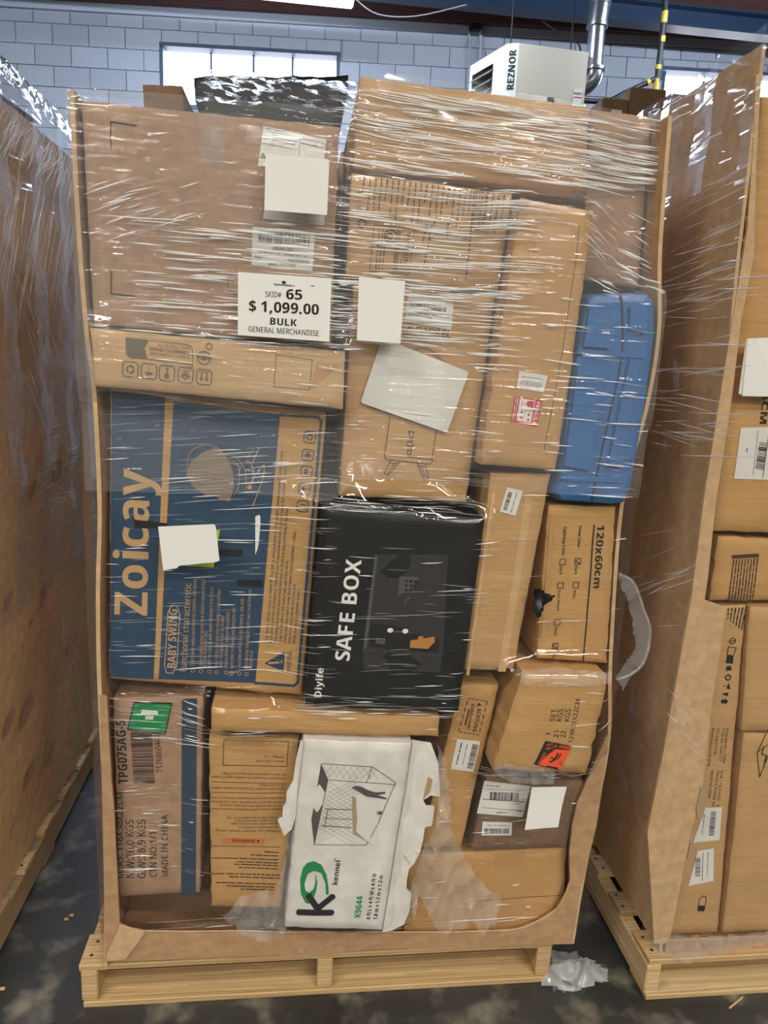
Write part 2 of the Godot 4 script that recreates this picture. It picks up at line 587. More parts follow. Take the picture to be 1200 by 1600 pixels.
# ---------------------------------------------------------------- the place
func _ready() -> void:
	rng.seed = 4
	rough.seed = 11; rough.frequency = 0.035; rough.fractal_octaves = 2
	fine.seed = 12; fine.frequency = 0.11; fine.fractal_octaves = 3
	ripple.seed = 13; ripple.frequency = 0.08; ripple.fractal_octaves = 1
	font_plain = SystemFont.new(); font_plain.font_names = PackedStringArray(["Droid Sans"])
	font_bold = SystemFont.new(); font_bold.font_names = PackedStringArray(["Droid Sans"]); font_bold.font_weight = 700
	font_serif = SystemFont.new(); font_serif.font_names = PackedStringArray(["Droid Serif"])

	var cam := Camera3D.new()
	cam.name = "camera"
	add_child(cam)
	cam.position = Vector3(-0.101, 1.641, 1.624)
	cam.rotation = Vector3(-0.208, -0.122, 0.047)
	cam.fov = 69.649
	cam.near = 0.05
	cam.far = 100
	cam.current = true

	var we := WorldEnvironment.new()
	we.name = "environment"
	var e := Environment.new()
	e.tonemap_mode = Environment.TONE_MAPPER_LINEAR
	e.tonemap_exposure = 0.86
	e.background_mode = Environment.BG_SKY
	var sky := Sky.new()
	var sm := ProceduralSkyMaterial.new()
	sm.sky_top_color = Color(0.72, 0.82, 1.0)
	sm.sky_horizon_color = Color(0.88, 0.93, 1.0)
	sm.ground_bottom_color = Color(0.5, 0.5, 0.52)
	sm.ground_horizon_color = Color(0.75, 0.78, 0.82)
	sm.sky_energy_multiplier = 1.0
	sm.energy_multiplier = 34.0
	sky.sky_material = sm
	e.sky = sky
	e.sdfgi_enabled = true
	e.ssao_enabled = true
	e.ssil_enabled = true
	we.environment = e
	add_child(we)

	make_materials()
	# strip lamps under the roof: cool ones towards the block wall, one seen and a row added to brighten it, neutral ones over and behind the viewer
	var cool := Color(0.84, 0.91, 1.0)
	var neutral := Color(1.0, 0.98, 0.935)
	strip_lamp(p(-0.86, 4.80, -6.0), 2.4, 4.0, "long bright strip lamp hanging before the block wall", cool, 1.6)
	for x in [-3.6, 0.2, 4.0]:
		strip_lamp(p(x, 4.72, -4.3), 2.4, 5.0, "added unseen cool lamp that brightens the block wall", cool, 6.0)
	for q in [[2.9, 4.2, 20.0], [2.9, 7.4, 26.0], [2.9, 11.0, 24.0], [-3.1, 2.6, 17.0], [-3.1, 6.2, 17.0], [-3.1, 10.0, 16.0], [0.2, 6.6, 14.0], [0.2, 12.4, 12.0]]:
		strip_lamp(p(q[0], 5.35, q[1]), 2.4, q[2], "strip lamp hung over the aisle behind the viewer", neutral, 0.0)

	room()
	background()
	left_skid()
	right_skid()
	middle_skid()

func strip_lamp(at: Vector3, long: float, energy: float, label: String, tone: Color, side: float) -> void:
	var t := thing("strip_lamp", label, "lamp", at, "strip lamps under the roof")
	var st := tool()
	box(st, at + p(-long / 2, 0.06, -0.11), at + p(long / 2, 0.13, 0.11), 0.01)
	commit(st, "housing", M.lamp_body, t)
	st = tool()
	box(st, at + p(-long / 2 + 0.01, 0, -0.10), at + p(long / 2 - 0.01, 0.058, 0.10), 0.02)
	commit(st, "diffuser", M.lamp_glow, t)
	for s in [-1, 1]:
		st = tool()
		tube(st, [at + p(s * long * 0.4, 0.13, 0), p(at.x + s * long * 0.4, 5.75, at.z)], 0.006, 6)
		commit(st, "hanger", M.iron, t)
	var l := AreaLight3D.new()
	l.name = "light"
	l.area_size = Vector2(long, 0.2)
	l.light_energy = energy
	l.light_color = tone
	l.shadow_enabled = true
	t.add_child(l)
	l.position = p(0, -0.012, 0)
	l.rotation = Vector3(-PI / 2, 0, 0)
	if side > 0.0: # added sideways light on the diffuser flank, to brighten the block wall
		var f := AreaLight3D.new()
		f.name = "added_flank_light"
		f.area_size = Vector2(long, 0.05)
		f.light_energy = side
		f.light_color = tone
		f.shadow_enabled = true
		t.add_child(f)
		f.position = p(0, 0.03, -0.125)

# a point on the back wall: along x, height y, out of the wall by d; the wall turns a little towards the viewer on the right
func wall_at(x: float, y: float, d := 0.0) -> Vector3:
	var n := Vector3(-0.09457, 0, 0.99552)
	return Vector3(x, y, -7.6 + (x + 1.7) * 0.095) + n * d

func wall_box(st: SurfaceTool, x0: float, x1: float, y0: float, y1: float, d0: float, d1: float) -> void:
	var a := [wall_at(x0, y1, d1), wall_at(x1, y1, d1), wall_at(x1, y0, d1), wall_at(x0, y0, d1)]
	var b := [wall_at(x0, y1, d0), wall_at(x1, y1, d0), wall_at(x1, y0, d0), wall_at(x0, y0, d0)]
	quad(st, a[0], a[1], a[2], a[3])
	quad(st, b[1], b[0], b[3], b[2])
	for i in 4:
		var j := (i + 1) % 4
		quad(st, a[i], b[i], b[j], a[j])

func room() -> void:
	var s := setting("floor", "dark polished concrete floor with pale scuffs")
	var st := tool()
	box(st, p(-10, -0.2, -9), p(11, 0, 15), 0)
	commit(st, "slab", M.floor, s)
	s = setting("ceiling", "dark red timber roof deck")
	st = tool()
	box(st, p(-10, 5.9, -9), p(11, 6.1, 15), 0)
	commit(st, "deck", M.deck, s)
	var x := -9.0
	while x < 10.5:
		st = tool()
		box(st, p(x - 0.03, 5.62, -7.6), p(x + 0.03, 5.9, 14), 0.004)
		commit(st, "joist", M.joist, s)
		x += 1.22
	for w in [["wall_left", p(-10.2, 0, -9), p(-10, 6, 15)], ["wall_right", p(11, 0, -9), p(11.2, 6, 15)], ["wall_front", p(-10, 0, 15), p(11, 6, 15.2)]]:
		s = setting(w[0], "painted warehouse wall")
		st = tool()
		box(st, w[1], w[2], 0)
		commit(st, "face", M.plaster, s)
	# back wall of painted concrete blocks with two long windows
	s = setting("wall_back", "white painted concrete block wall")
	var holes := [[-1.70, 0.28, 4.25, 4.90], [3.87, 6.3, 4.25, 4.95]]
	st = tool()
	wall_box(st, -10, 11, 0, 4.25, -0.2, 0)
	wall_box(st, -10, 11, 4.95, 6.0, -0.2, 0)
	wall_box(st, -10, -1.70, 4.25, 4.95, -0.2, 0)
	wall_box(st, 0.28, 3.87, 4.25, 4.95, -0.2, 0)
	wall_box(st, -1.70, 0.28, 4.90, 4.95, -0.2, 0)
	wall_box(st, 6.3, 11, 4.25, 4.95, -0.2, 0)
	commit(st, "mortar", M.mortar, s)
	var y := 3.5546
	var row := 0
	while y < 5.10:
		var tall := 0.2005 if row < 7 else 0.115
		var bx := -4.827 + (0.0 if row % 2 == 0 else 0.197)
		while bx < 6.6:
			var x0 := bx + 0.005
			var x1 := bx + 0.3895
			var cut := [[x0, x1]]
			for h in holes:
				if y + tall > h[2] - 0.01 and y < h[3]:
					var kept := []
					for c in cut:
						if c[1] <= h[0] or c[0] >= h[1]: kept.append(c)
						else:
							if c[0] < h[0] - 0.04: kept.append([c[0], h[0]])
							if c[1] > h[1] + 0.04: kept.append([h[1], c[1]])
					cut = kept
			for h in holes: # lintel course: what is left of a block above a window
				if y < h[3] and y + tall > h[3] + 0.03 and x1 > h[0] and x0 < h[1]:
					st = tool()
					wall_box(st, maxf(x0, h[0]), minf(x1, h[1]), h[3] + 0.006, y + tall, -0.01, 0.014 + rng.randf() * 0.004)
					commit(st, "block", M.block, s)
			for c in cut:
				st = tool()
				wall_box(st, c[0], c[1], y, y + tall, -0.01, 0.014 + rng.randf() * 0.004)
				commit(st, "block", M.block if rng.randf() < 0.6 else M.block_b, s)
			bx += 0.3945
		y += 0.2105
		row += 1
	# windows
	var n := 1
	for h in holes:
		var wn := setting("window_%d" % n, "long steel framed window high in the block wall, full of daylight")
		st = tool()
		wall_box(st, h[0], h[1], h[3] - 0.03, h[3], -0.16, 0.012)
		wall_box(st, h[0], h[1], h[2], h[2] + 0.045, -0.16, 0.012)
		wall_box(st, h[0], h[0] + 0.04, h[2] + 0.045, h[3] - 0.045, -0.16, 0.012)
		wall_box(st, h[1] - 0.04, h[1], h[2] + 0.045, h[3] - 0.045, -0.16, 0.012)
		commit(st, "window_frame", M.frame, wn)
		var parts := [0.27, 0.515, 0.74] if n == 1 else [0.2, 0.47, 0.74]
		var last := 0.0
		for f in parts + [1.0]:
			var a := lerpf(h[0] + 0.03, h[1] - 0.03, last)
			var b := lerpf(h[0] + 0.03, h[1] - 0.03, f)
			st = tool()
			wall_box(st, a + 0.012, b - 0.012, h[2] + 0.05, h[3] - 0.05, -0.12, -0.116)
			commit(st, "pane", M.glass, wn)
			if f < 1.0:
				st = tool()
				wall_box(st, b - 0.012, b + 0.012, h[2] + 0.045, h[3] - 0.045, -0.15, -0.06)
				commit(st, "mullion", M.frame, wn)
			last = f
		n += 1
	# timber plate and red fascia along the head of the wall
	s = setting("trim_1", "pale timber plate along the head of the block wall")
	st = tool()
	wall_box(st, -10, 11, 5.155, 5.30, 0.0, 0.04)
	commit(st, "plate", M.block, s)
	s = setting("trim_2", "dark red fascia board above the block wall")
	st = tool()
	wall_box(st, -10, 11, 5.235, 5.62, 0.05, 0.13)
	commit(st, "board", M.red_wood, s)

func background() -> void:
	# blue steel beam under the roof
	var t := thing("steel_beam", "dark blue steel beam spanning under the roof", "beam", p(2, 4.8, -6.3))
	var st := tool()
	box(st, p(-9.9, 5.03, -6.44), p(10.9, 5.05, -6.26), 0.002)
	box(st, p(-9.9, 5.21, -6.44), p(10.9, 5.23, -6.26), 0.002)
	box(st, p(-9.9, 5.05, -6.356), p(10.9, 5.21, -6.344), 0.002)
	commit(st, "web", M.steel_blue, t)
	for x in [-2.4, 1.0, 3.2, 5.0]:
		st = tool()
		box(st, p(x, 5.23, -6.42), p(x + 0.05, 5.64, -6.28), 0.002)
		commit(st, "bracket", M.steel_edge, t)
	# suspended unit heater
	var top := 4.222
	var low := 3.62
	t = thing("unit_heater", "white gas unit heater with louvres hanging before the wall", "heater", p(1.9, low, -5.2))
	var plan := [p(1.367, 0, -5.54), p(1.557, 0, -5.0), p(1.647, 0, -4.965), p(2.262, 0, -5.01), p(2.25, 0, -5.6)]
	st = tool()
	for i in plan.size():
		if i == 0 or i == 1: continue
		var a: Vector3 = plan[i]; var b: Vector3 = plan[(i + 1) % plan.size()]
		quad(st, a + p(0, top, 0), b + p(0, top, 0), b + p(0, low, 0), a + p(0, low, 0))
	for i in range(1, plan.size() - 1):
		tri(st, plan[0] + p(0, top, 0), plan[i + 1] + p(0, top, 0), plan[i] + p(0, top, 0))
		tri(st, plan[0] + p(0, low, 0), plan[i] + p(0, low, 0), plan[i + 1] + p(0, low, 0))
	commit(st, "casing", M.heater, t)
	st = tool()
	quad(st, plan[1] + p(0, top, 0), plan[2] + p(0, top, 0), plan[2] + p(0, low, 0), plan[1] + p(0, low, 0))
	commit(st, "name_panel", M.heater_pale, t)
	# outlet side with louvres
	var a0: Vector3 = plan[0]; var a1: Vector3 = plan[1]
	var fr := func(u: float, y: float) -> Vector3: return a0.lerp(a1, u) + p(0, y, 0)
	st = tool()
	for r in [[0.0, 1.0, top - 0.09, top], [0.0, 1.0, low, low + 0.06], [0.0, 0.08, low + 0.06, top - 0.09], [0.66, 1.0, low + 0.06, top - 0.09]]:
		quad(st, fr.call(r[0], r[3]), fr.call(r[1], r[3]), fr.call(r[1], r[2]), fr.call(r[0], r[2]))
	commit(st, "outlet_frame", M.heater_pale, t)
	st = tool()
	var inn := p(0.40, 0, -0.02)
	quad(st, fr.call(0.0, top - 0.02) + inn, fr.call(0.7, top - 0.02) + inn, fr.call(0.7, low + 0.02) + inn, fr.call(0.0, low + 0.02) + inn)
	commit(st, "outlet_back", M.louvre, t)
	for i in 6:
		var yy := low + 0.10 + i * 0.072
		st = tool()
		var out := p(-0.94, 0, 0.33)
		var la: Vector3 = fr.call(0.07, yy + 0.028) - out * 0.02
		var lb: Vector3 = fr.call(0.67, yy + 0.028) - out * 0.02
		var lc: Vector3 = fr.call(0.67, yy - 0.012) + out * 0.025
		var ld: Vector3 = fr.call(0.07, yy - 0.012) + out * 0.025
		quad(st, la, lb, lc, ld)
		quad(st, la - p(0, 0.006, 0), ld - p(0, 0.006, 0), lc - p(0, 0.006, 0), lb - p(0, 0.006, 0))
		quad(st, ld, lc, lc - p(0, 0.006, 0), ld - p(0, 0.006, 0))
		commit(st, "louvre", M.louvre, t)
	# name in upright letters running up the panel
	var tm := TextMesh.new()
	tm.font = font_bold; tm.text = "REZNOR"; tm.font_size = 48; tm.pixel_size = 0.01; tm.depth = 0.02
	var nm := MeshInstance3D.new()
	nm.name = "name_lettering"
	nm.mesh = tm
	nm.material_override = M.black_ink
	t.add_child(nm)
	var bb := tm.get_aabb()
	var sc := 0.30 / bb.size.x
	nm.transform = Transform3D(Basis(Vector3.UP, -0.37) * Basis(Vector3(0, 0, 1), PI / 2), Vector3.ZERO)
	nm.scale = Vector3(sc, 0.058 / 0.36, 0.1)
	nm.position = p(1.603, 4.02, -4.978) - t.position
	st = tool()
	box(st, p(1.93, 3.80, -4.995), p(1.99, 3.84, -4.975), 0.002)
	commit(st, "viewing_port", M.dark, t)
	st = tool()
	box(st, p(2.16, 3.75, -5.004), p(2.235, 3.88, -4.994), 0.001)
	box(st, p(2.165, 3.90, -5.004), p(2.23, 3.93, -4.994), 0.001)
	var pl := commit(st, "rating_plate", M.label_paper, t)
	st = tool()
	box(st, p(2.16, 3.858, -4.994), p(2.235, 3.868, -4.9935), 0)
	commit(st, "red_band", M.red_ink, pl)
	for x in [1.66, 2.2]:
		st = tool()
		tube(st, [p(x, top - 0.01, -5.3), p(x, 5.9, -5.3)], 0.007, 6)
		commit(st, "hanger_rod", M.iron, t)
	# flue duct
	t = thing("flue_duct", "galvanised round flue duct with elbow above the unit heater", "duct", p(2.352,3.9958,-5.1))
	st = tool()
	tube(st, [p(2.3766,4.9475,-5.1), p(2.3555,4.6356,-5.1), p(2.3475,4.5043,-5.1), p(2.3462,4.4652,-5.1)], 0.085, 18)
	commit(st, "upper_pipe", M.galvanised, t)
	st = tool()
	tube(st, [p(2.3451,4.4749,-5.1), p(2.3566,4.1113,-5.1)], 0.070, 18)
	commit(st, "pipe", M.galvanised, t)
	st = tool()
	tube(st, curve([p(2.3601,4.1316,-5.1), p(2.3507,4.0609,-5.1), p(2.3069,4.0086,-5.12), p(2.248,3.9836,-5.2)], 5), 0.074, 18)
	commit(st, "elbow", M.galvanised, t)
	for q in [p(2.3467,4.4604,-5.1), p(2.3607,4.1266,-5.1), p(2.3561,4.6308,-5.1)]:
		st = tool()
		tube(st, [q + p(0, 0.012, 0), q - p(0, 0.012, 0)], 0.090, 18)
		commit(st, "joint_band", M.galvanised, t)
	# gas pipe with yellow bands
	t = thing("gas_pipe", "black gas pipe with yellow bands beside the flue duct", "pipe", p(3.0215,3.984,-5.3))
	st = tool()
	tube(st, [p(2.9906,5.0003,-5.3), p(3.0204,4.7294,-5.3), p(3.0215,3.984,-5.3)], 0.026, 12)
	commit(st, "riser", M.iron, t)
	st = tool()
	tube(st, curve([p(3.02,4.1826,-5.3), p(2.8956,4.1203,-5.3), p(2.7262,4.0334,-5.3), p(2.5854,3.9594,-5.3), p(2.4379,3.9475,-5.3), p(2.3018,3.9317,-5.25)], 4), 0.022, 12)
	commit(st, "branch", M.iron, t)
	for b in [[p(3.0244,4.5174,-5.3), p(3.0245,4.4715,-5.3)], [p(3.0187,4.2862,-5.3), p(3.0173,4.2499,-5.3)], [p(3.0223,4.7145,-5.3), p(3.0224,4.6238,-5.3)], [p(3.0154,4.1719,-5.3), p(3.0241,4.0105,-5.3)], [p(2.9522,4.1484,-5.3), p(2.924,4.133,-5.3)], [p(2.5502,3.9539,-5.3), p(2.515,3.9495,-5.3)]]:
		st = tool()
		tube(st, b, 0.0285, 12)
		commit(st, "band", M.yellow, t)
	# cables and conduits
	var c := thing("power_cord", "thin pale cable drooping below the blue beam", "cable", p(0.9304,5.0056,-6.6))
	st = tool()
	tube(st, curve([p(0.335, 4.86, -6.0), p(0.5635,4.7895,-6.1), p(0.942,4.8476,-6.2), p(1.45, 5.034, -6.3)], 5), 0.006, 6)
	commit(st, "strand", M.cable, c)
	c = thing("power_cord", "black cable looping from the beam to the heater top", "cable", p(2.1294,4.3727,-5.3))
	st = tool()
	tube(st, curve([p(1.9875,4.6237,-5.5), p(2.0928,4.5717,-5.5), p(2.2167,4.5209,-5.5), p(2.3291,4.4738,-5.5), p(2.3415,4.3997,-5.45)], 5), 0.008, 6)
	commit(st, "strand", M.iron, c)
	c = thing("conduit", "pale conduit bending down the block wall beside the heater", "conduit", p(1.7119,4.8497,-7.2256))
	st = tool()
	tube(st, curve([p(1.4394,5.2067,-7.2415), p(1.5933,5.2086,-7.2269), p(1.6745,5.1498,-7.2192), p(1.7028,4.8458,-7.2165), p(1.7254,4.5235,-7.2143)], 5), 0.013, 8)
	commit(st, "pipe", M.block, c)
	c = thing("conduit", "upright pale conduit with box left of the heater", "conduit", p(1.8178,4.8552,-7.2156))
	st = tool()
	tube(st, [p(1.8037,5.2072,-7.2069), p(1.8132,4.7873,-7.206), p(1.8296,4.4636,-7.2044)], 0.02, 8)
	commit(st, "pipe", M.block, c)
	st = tool()
	var jb: Vector3 = p(1.7469,5.2167,-7.2123)
	box(st, jb - p(0.07, 0.04, 0.03), jb + p(0.05, 0.03, 0.05), 0.006)
	commit(st, "junction_box", M.iron, c)
	# stacked goods far behind, topped by cartons; the dark board tone here is painted shade
	t = thing("storage_bin", "tall stack bin behind the right skid, its shade painted as dark board", "bin", p(2.6, 0, -3.8), "goods stacked behind")
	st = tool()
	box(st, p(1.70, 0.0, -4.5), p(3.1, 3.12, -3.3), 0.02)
	commit(st, "body", M.kraft_dark_and_shaded, t)
	for q in [[p(2.02, 2.98, -3.299), p(2.10, 3.08, -3.29)], [p(2.36, 2.90, -3.299), p(2.42, 3.04, -3.29)]]:
		st = tool()
		box(st, q[0], q[1], 0.001)
		commit(st, "label", M.label_paper, t)
	var far := [[p(1.9587,3.3945,-3.3), p(2.2031,3.4259,-3.3), "upper shade-darkened carton on the tall stack behind, beside the gas pipe", "kraft_dark_and_shaded", 0.17, 0.30], [p(1.7809,3.3171,-3.3), p(1.9545,3.3237,-3.3), "low shade-darkened carton on the tall stack behind, left end", "kraft_dark_and_shaded", 0.10, 0.25], [p(2.2266,3.3794,-3.3), p(2.4601,3.3873,-3.3), "brown carton on the tall stack behind, below the right window", "kraft_red", 0.13, 0.30]]
	for f in far:
		var x0: float = f[0].x
		var x1: float = f[1].x
		t = thing("distant_carton", f[2], "carton", p((x0 + x1) / 2, 3.12, -3.5), "goods stacked behind")
		st = tool()
		box(st, p(x0, 3.121, -3.3 - f[5]), p(x1, maxf(3.2, f[0].y), -3.32), 0.008)
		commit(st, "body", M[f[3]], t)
		st = tool()
		box(st, p(x1 - 0.11, 3.17, -3.319), p(x1 - 0.04, 3.25, -3.315), 0.0005)
		commit(st, "label", M.label_paper, t)

# ---------------------------------------------------------------- pallets
func pallet(label: String, x0: float, x1: float, z0: float, z1: float, tone: String) -> void:
	var t := thing("wooden_pallet", label, "pallet", p((x0 + x1) / 2, 0, (z0 + z1) / 2), "wooden pallets under the skids")
	var st: SurfaceTool
	for f in [0.0, 0.5, 1.0]:
		var c := lerpf(z0 - 0.05, z1 + 0.05, f)
		st = tool()
		box(st, p(x0 + rng.randf() * 0.006, 0.0, c - 0.05), p(x1, 0.016, c + 0.05), 0.002)
		commit(st, "bottom_board", M[tone], t)
	for f in [0.0, 0.5, 1.0]:
		var c := lerpf(x0 + 0.02, x1 - 0.02, f)
		st = tool()
		box(st, p(c - 0.02, 0.0165, z1), p(c + 0.02, 0.106, z0 - 0.004), 0.003)
		commit(st, "stringer", M[tone], t)
	for i in 7:
		var c := lerpf(z0 - 0.055, z1 + 0.05, i / 6.0)
		var w := 0.052 if i in [0, 3, 6] else 0.042
		st = tool()
		box(st, p(x0 - 0.004 + rng.randf() * 0.008, 0.1065, c - w), p(x1 + rng.randf() * 0.006, 0.123, c + w), 0.002)
		var b := commit(st, "deck_board", M[["wood", "wood_grey", "wood_pale"][i % 3]], t)
		for s in [x0 + 0.02, x1 - 0.02]:
			for d in [-0.025, 0.02]:
				st = tool()
				var nx: float = s + rng.randf_range(-0.008, 0.008)
				tube(st, [p(nx, 0.1225, c + d), p(nx, 0.1238, c + d)], 0.0045, 8)
				sub(b, st, "nail", M.nail)

# a board side that waves a little: rows of [x, y] at z0, running back to z1
func side_wall(parent: Node, called: String, edge: Array, z0: float, z1: float, thick: float, m: Material, steps := 14) -> void:
	var st := tool()
	st.set_smooth_group(0)
	var at := func(i: int, j: int, s: float) -> Vector3:
		var z := lerpf(z0, z1, float(j) / steps)
		var e: Vector3 = edge[i]
		var straight := e.x
		return Vector3(straight + s + (0.003 * rough.get_noise_2d(z * 90, e.y * 90 + 33) if j > 0 else 0.0), e.y, z)
	for i in edge.size() - 1:
		for j in steps:
			quad(st, at.call(i, j, 0), at.call(i, j + 1, 0), at.call(i + 1, j + 1, 0), at.call(i + 1, j, 0))
			quad(st, at.call(i, j + 1, thick), at.call(i, j, thick), at.call(i + 1, j, thick), at.call(i + 1, j + 1, thick))
	commit(st, called, m, parent)
	st = tool()
	for i in edge.size() - 1:
		quad(st, at.call(i, 0, 0), at.call(i, 0, thick), at.call(i + 1, 0, thick), at.call(i + 1, 0, 0))
	for j in steps:
		quad(st, at.call(0, j, 0), at.call(0, j + 1, 0), at.call(0, j + 1, thick), at.call(0, j, thick))
	commit(st, "cut_edge", M.bin_cut, parent)

func dense(edge: Array, n := 6) -> Array:
	return curve(edge, n)

# upright waving sheet of wrap over points [x, z] (plan) between two heights
func wrap_sheet(parent: Node, called: String, plan: Array, y0: float, y1: float, m: Material, ny := 30, amp := 0.004) -> void:
	var st := tool()
	st.set_smooth_group(0)
	var run := [0.0]
	for i in range(1, plan.size()):
		run.append(run[-1] + (plan[i] as Vector2).distance_to(plan[i - 1]))
	for i in plan.size() - 1:
		var d: Vector2 = (plan[i + 1] - plan[i]).normalized()
		for j in ny:
			var c := []
			for e in [[i, j + 1], [i + 1, j + 1], [i + 1, j], [i, j]]:
				var y := lerpf(y0, y1, float(e[1]) / ny)
				var o: float = amp * (rough.get_noise_2d(run[e[0]] * 130, y * 160) + 0.5)
				c.append([Vector3(plan[e[0]].x - d.y * o, y, plan[e[0]].y + d.x * o), Vector2(run[e[0]] / 1.4, -y / 1.4)])
			for k in [0, 1, 2, 0, 2, 3]:
				st.set_uv(c[k][1])
				st.add_vertex(c[k][0])
	commit(st, called, m, parent)

# film folds on a side, whitened to stand in for lamp streaks: zones of [upper corner, lower corner, count, slope of height over depth, spread, shortest, longest]
func side_glint_gathers(f: Node3D, x: float, out: float, zones: Array, seed_: int) -> void:
	var r := RandomNumberGenerator.new()
	r.seed = seed_
	var st := tool()
	st.set_smooth_group(0)
	for zn in zones:
		for n in zn[2]:
			var cz := r.randf_range(minf(zn[0].z, zn[1].z), maxf(zn[0].z, zn[1].z))
			var cy := r.randf_range(zn[1].y, zn[0].y)
			var half := r.randf_range(zn[5], zn[6]) / 2
			var sl: float = zn[3] + r.randf_range(-zn[4], zn[4])
			var w := r.randf_range(0.0006, 0.0014)
			var d := Vector2(1, sl).normalized()
			var prev := []
			for i in 7:
				var t := i / 3.0 - 1
				var c := Vector2(cz, cy) + d * half * t
				var k := w * (1 - 0.85 * t * t)
				var u := Vector2(-d.y, d.x) * k
				var now := [Vector3(x, c.y + u.y, c.x + u.x), Vector3(x + out * k, c.y, c.x), Vector3(x, c.y - u.y, c.x - u.x)]
				if prev:
					for m in 2: quad(st, prev[m], now[m], now[m + 1], prev[m + 1])
				prev = now
	var o := commit(st, "film_glint_gather", M.pleat_glint, f)
	o.set_meta("kind", "stuff")

# ---------------------------------------------------------------- left skid
func left_skid() -> void:
	pallet("weathered wooden pallet under the left skid, mostly hidden", -2.08, -0.87, 0.02, -1.2, "wood_grey")
	var t := thing("gaylord_box", "tall stained brown pallet box at the left edge, wrapped in film", "pallet box", p(-1.47, 0.125, -0.6), "pallet boxes on the skids")
	var st := tool()
	st.set_smooth_group(0)
	# right hand wall, a little bellied, with a crushed fold running down it
	var at := func(i: int, j: int) -> Vector3:
		var z := lerpf(0.0, -1.2, i / 24.0)
		var y := lerpf(0.127, 2.25, j / 40.0)
		var fold := -0.5 - 0.20 * (2.1 - y)
		var x := -0.885 + 0.02 * sin(clampf((y - 0.1) / 2.1, 0, 1) * PI) + 0.012 * exp(-pow((z - fold) / 0.025, 2)) + 0.008 * rough.get_noise_2d(z * 110, y * 110)
		return Vector3(x, y, z)
	for i in 24:
		for j in 40:
			quad(st, at.call(i, j + 1), at.call(i + 1, j + 1), at.call(i + 1, j), at.call(i, j))
	commit(st, "side_panel", M.bin_light, t)
	st = tool()
	box(st, p(-2.06, 0.127, -1.2), p(-0.9, 2.2, 0.0), 0.02)
	commit(st, "body", M.bin_light, t)
	st = tool()
	quad(st, p(-2.0, 2.24, -0.1), p(-0.95, 2.33, -1.1), p(-0.92, 2.26, -0.12), p(-1.5, 2.22, 0.0))
	box(st, p(-1.9, 2.2, -1.1), p(-0.98, 2.30, -0.15), 0.03)
	commit(st, "top_flap", M.kraft_dark_and_shaded, t)
	# damp stains soaked into the board
	var k: Dictionary
	for s in [p(-0.868,0.9401,-0.5817), p(-0.868,0.8741,-0.6109), p(-0.868,0.9507,-0.3699), p(-0.868,0.6115,-0.8261), p(-0.868,0.5895,-0.4493), p(-0.868,0.3465,-0.6165), p(-0.868,1.2142,-0.5903), p(-0.868,1.2356,-0.8271), p(-0.868,0.8484,-0.5408), p(-0.868,0.6168,-0.3181), p(-0.868,0.3875,-0.4397)]:
		var r := rng.randf_range(0.035, 0.075)
		var pts := []
		for a in 16:
			var w := TAU * a / 16
			var long := r * (0.8 + 0.25 * rng.randf())
			var q := Vector2(cos(w) * long, sin(w) * long * 0.38).rotated(-0.5)
			pts.append(s + p(0, -q.y, -q.x))
		k = ink(0.004, true)
		poly(k, pts)
		print_on(k, "stain", M.kraft_red, t, "damp brown stain on the board")
	var f := thing("stretch_film", "clear stretch film round the left pallet box", "film", p(-1.4, 0.13, -0.6), "stretch film on the skids")
	var plan := []
	for i in 25: plan.append(Vector2(-0.848 + 0.006 * sin(i * 1.3), lerpf(-1.21, 0.02, i / 24.0)))
	wrap_sheet(f, "side_wrap", plan, 0.9, 2.30, M.wrap_side, 40, 0.012)
	side_glint_gathers(f, -0.832, 1.0, [[p(-0.832,2.1863,-0.4224), p(-0.832,2.1134,-1.0094), 110, -0.9, 0.5, 0.05, 0.22], [p(-0.832,1.9909,-0.3918), p(-0.832,1.7738,-0.991), 60, -1.6, 0.4, 0.05, 0.3], [p(-0.832,1.8049,-0.482), p(-0.832,1.4156,-1.0167), 60, 1.1, 0.4, 0.05, 0.25], [p(-0.832,1.5908,-0.5961), p(-0.832,1.1404,-1.0596), 24, 0.2, 0.3, 0.05, 0.2]], 31)
	# gathered film over the top edge
	st = tool()
	st.set_smooth_group(0)
	var tg := func(i: int, j: int) -> Vector3:
		var z := lerpf(-1.2, 0.0, i / 40.0)
		var u := j / 14.0
		var ht := 2.44 + 0.03 * rough.get_noise_2d(z * 200, 5) - 0.10 * pow(absf(z + 0.9), 2.0)
		return Vector3(-0.85 - 0.38 * u * u + 0.01 * fine.get_noise_2d(z * 300, u * 90), lerpf(2.28, ht, sin(u * PI / 2)) + 0.012 * fine.get_noise_2d(z * 350, u * 160), z)
	for i in 40:
		for j in 14:
			for e in [[i, j + 1], [i + 1, j + 1], [i + 1, j], [i, j + 1], [i + 1, j], [i, j]]:
				var v: Vector3 = tg.call(e[0], e[1])
				st.set_uv(Vector2(v.z / 1.4, -v.y / 1.4 - v.x))
				st.add_vertex(v)
	commit(st, "top_wrap", M.wrap_top, f)

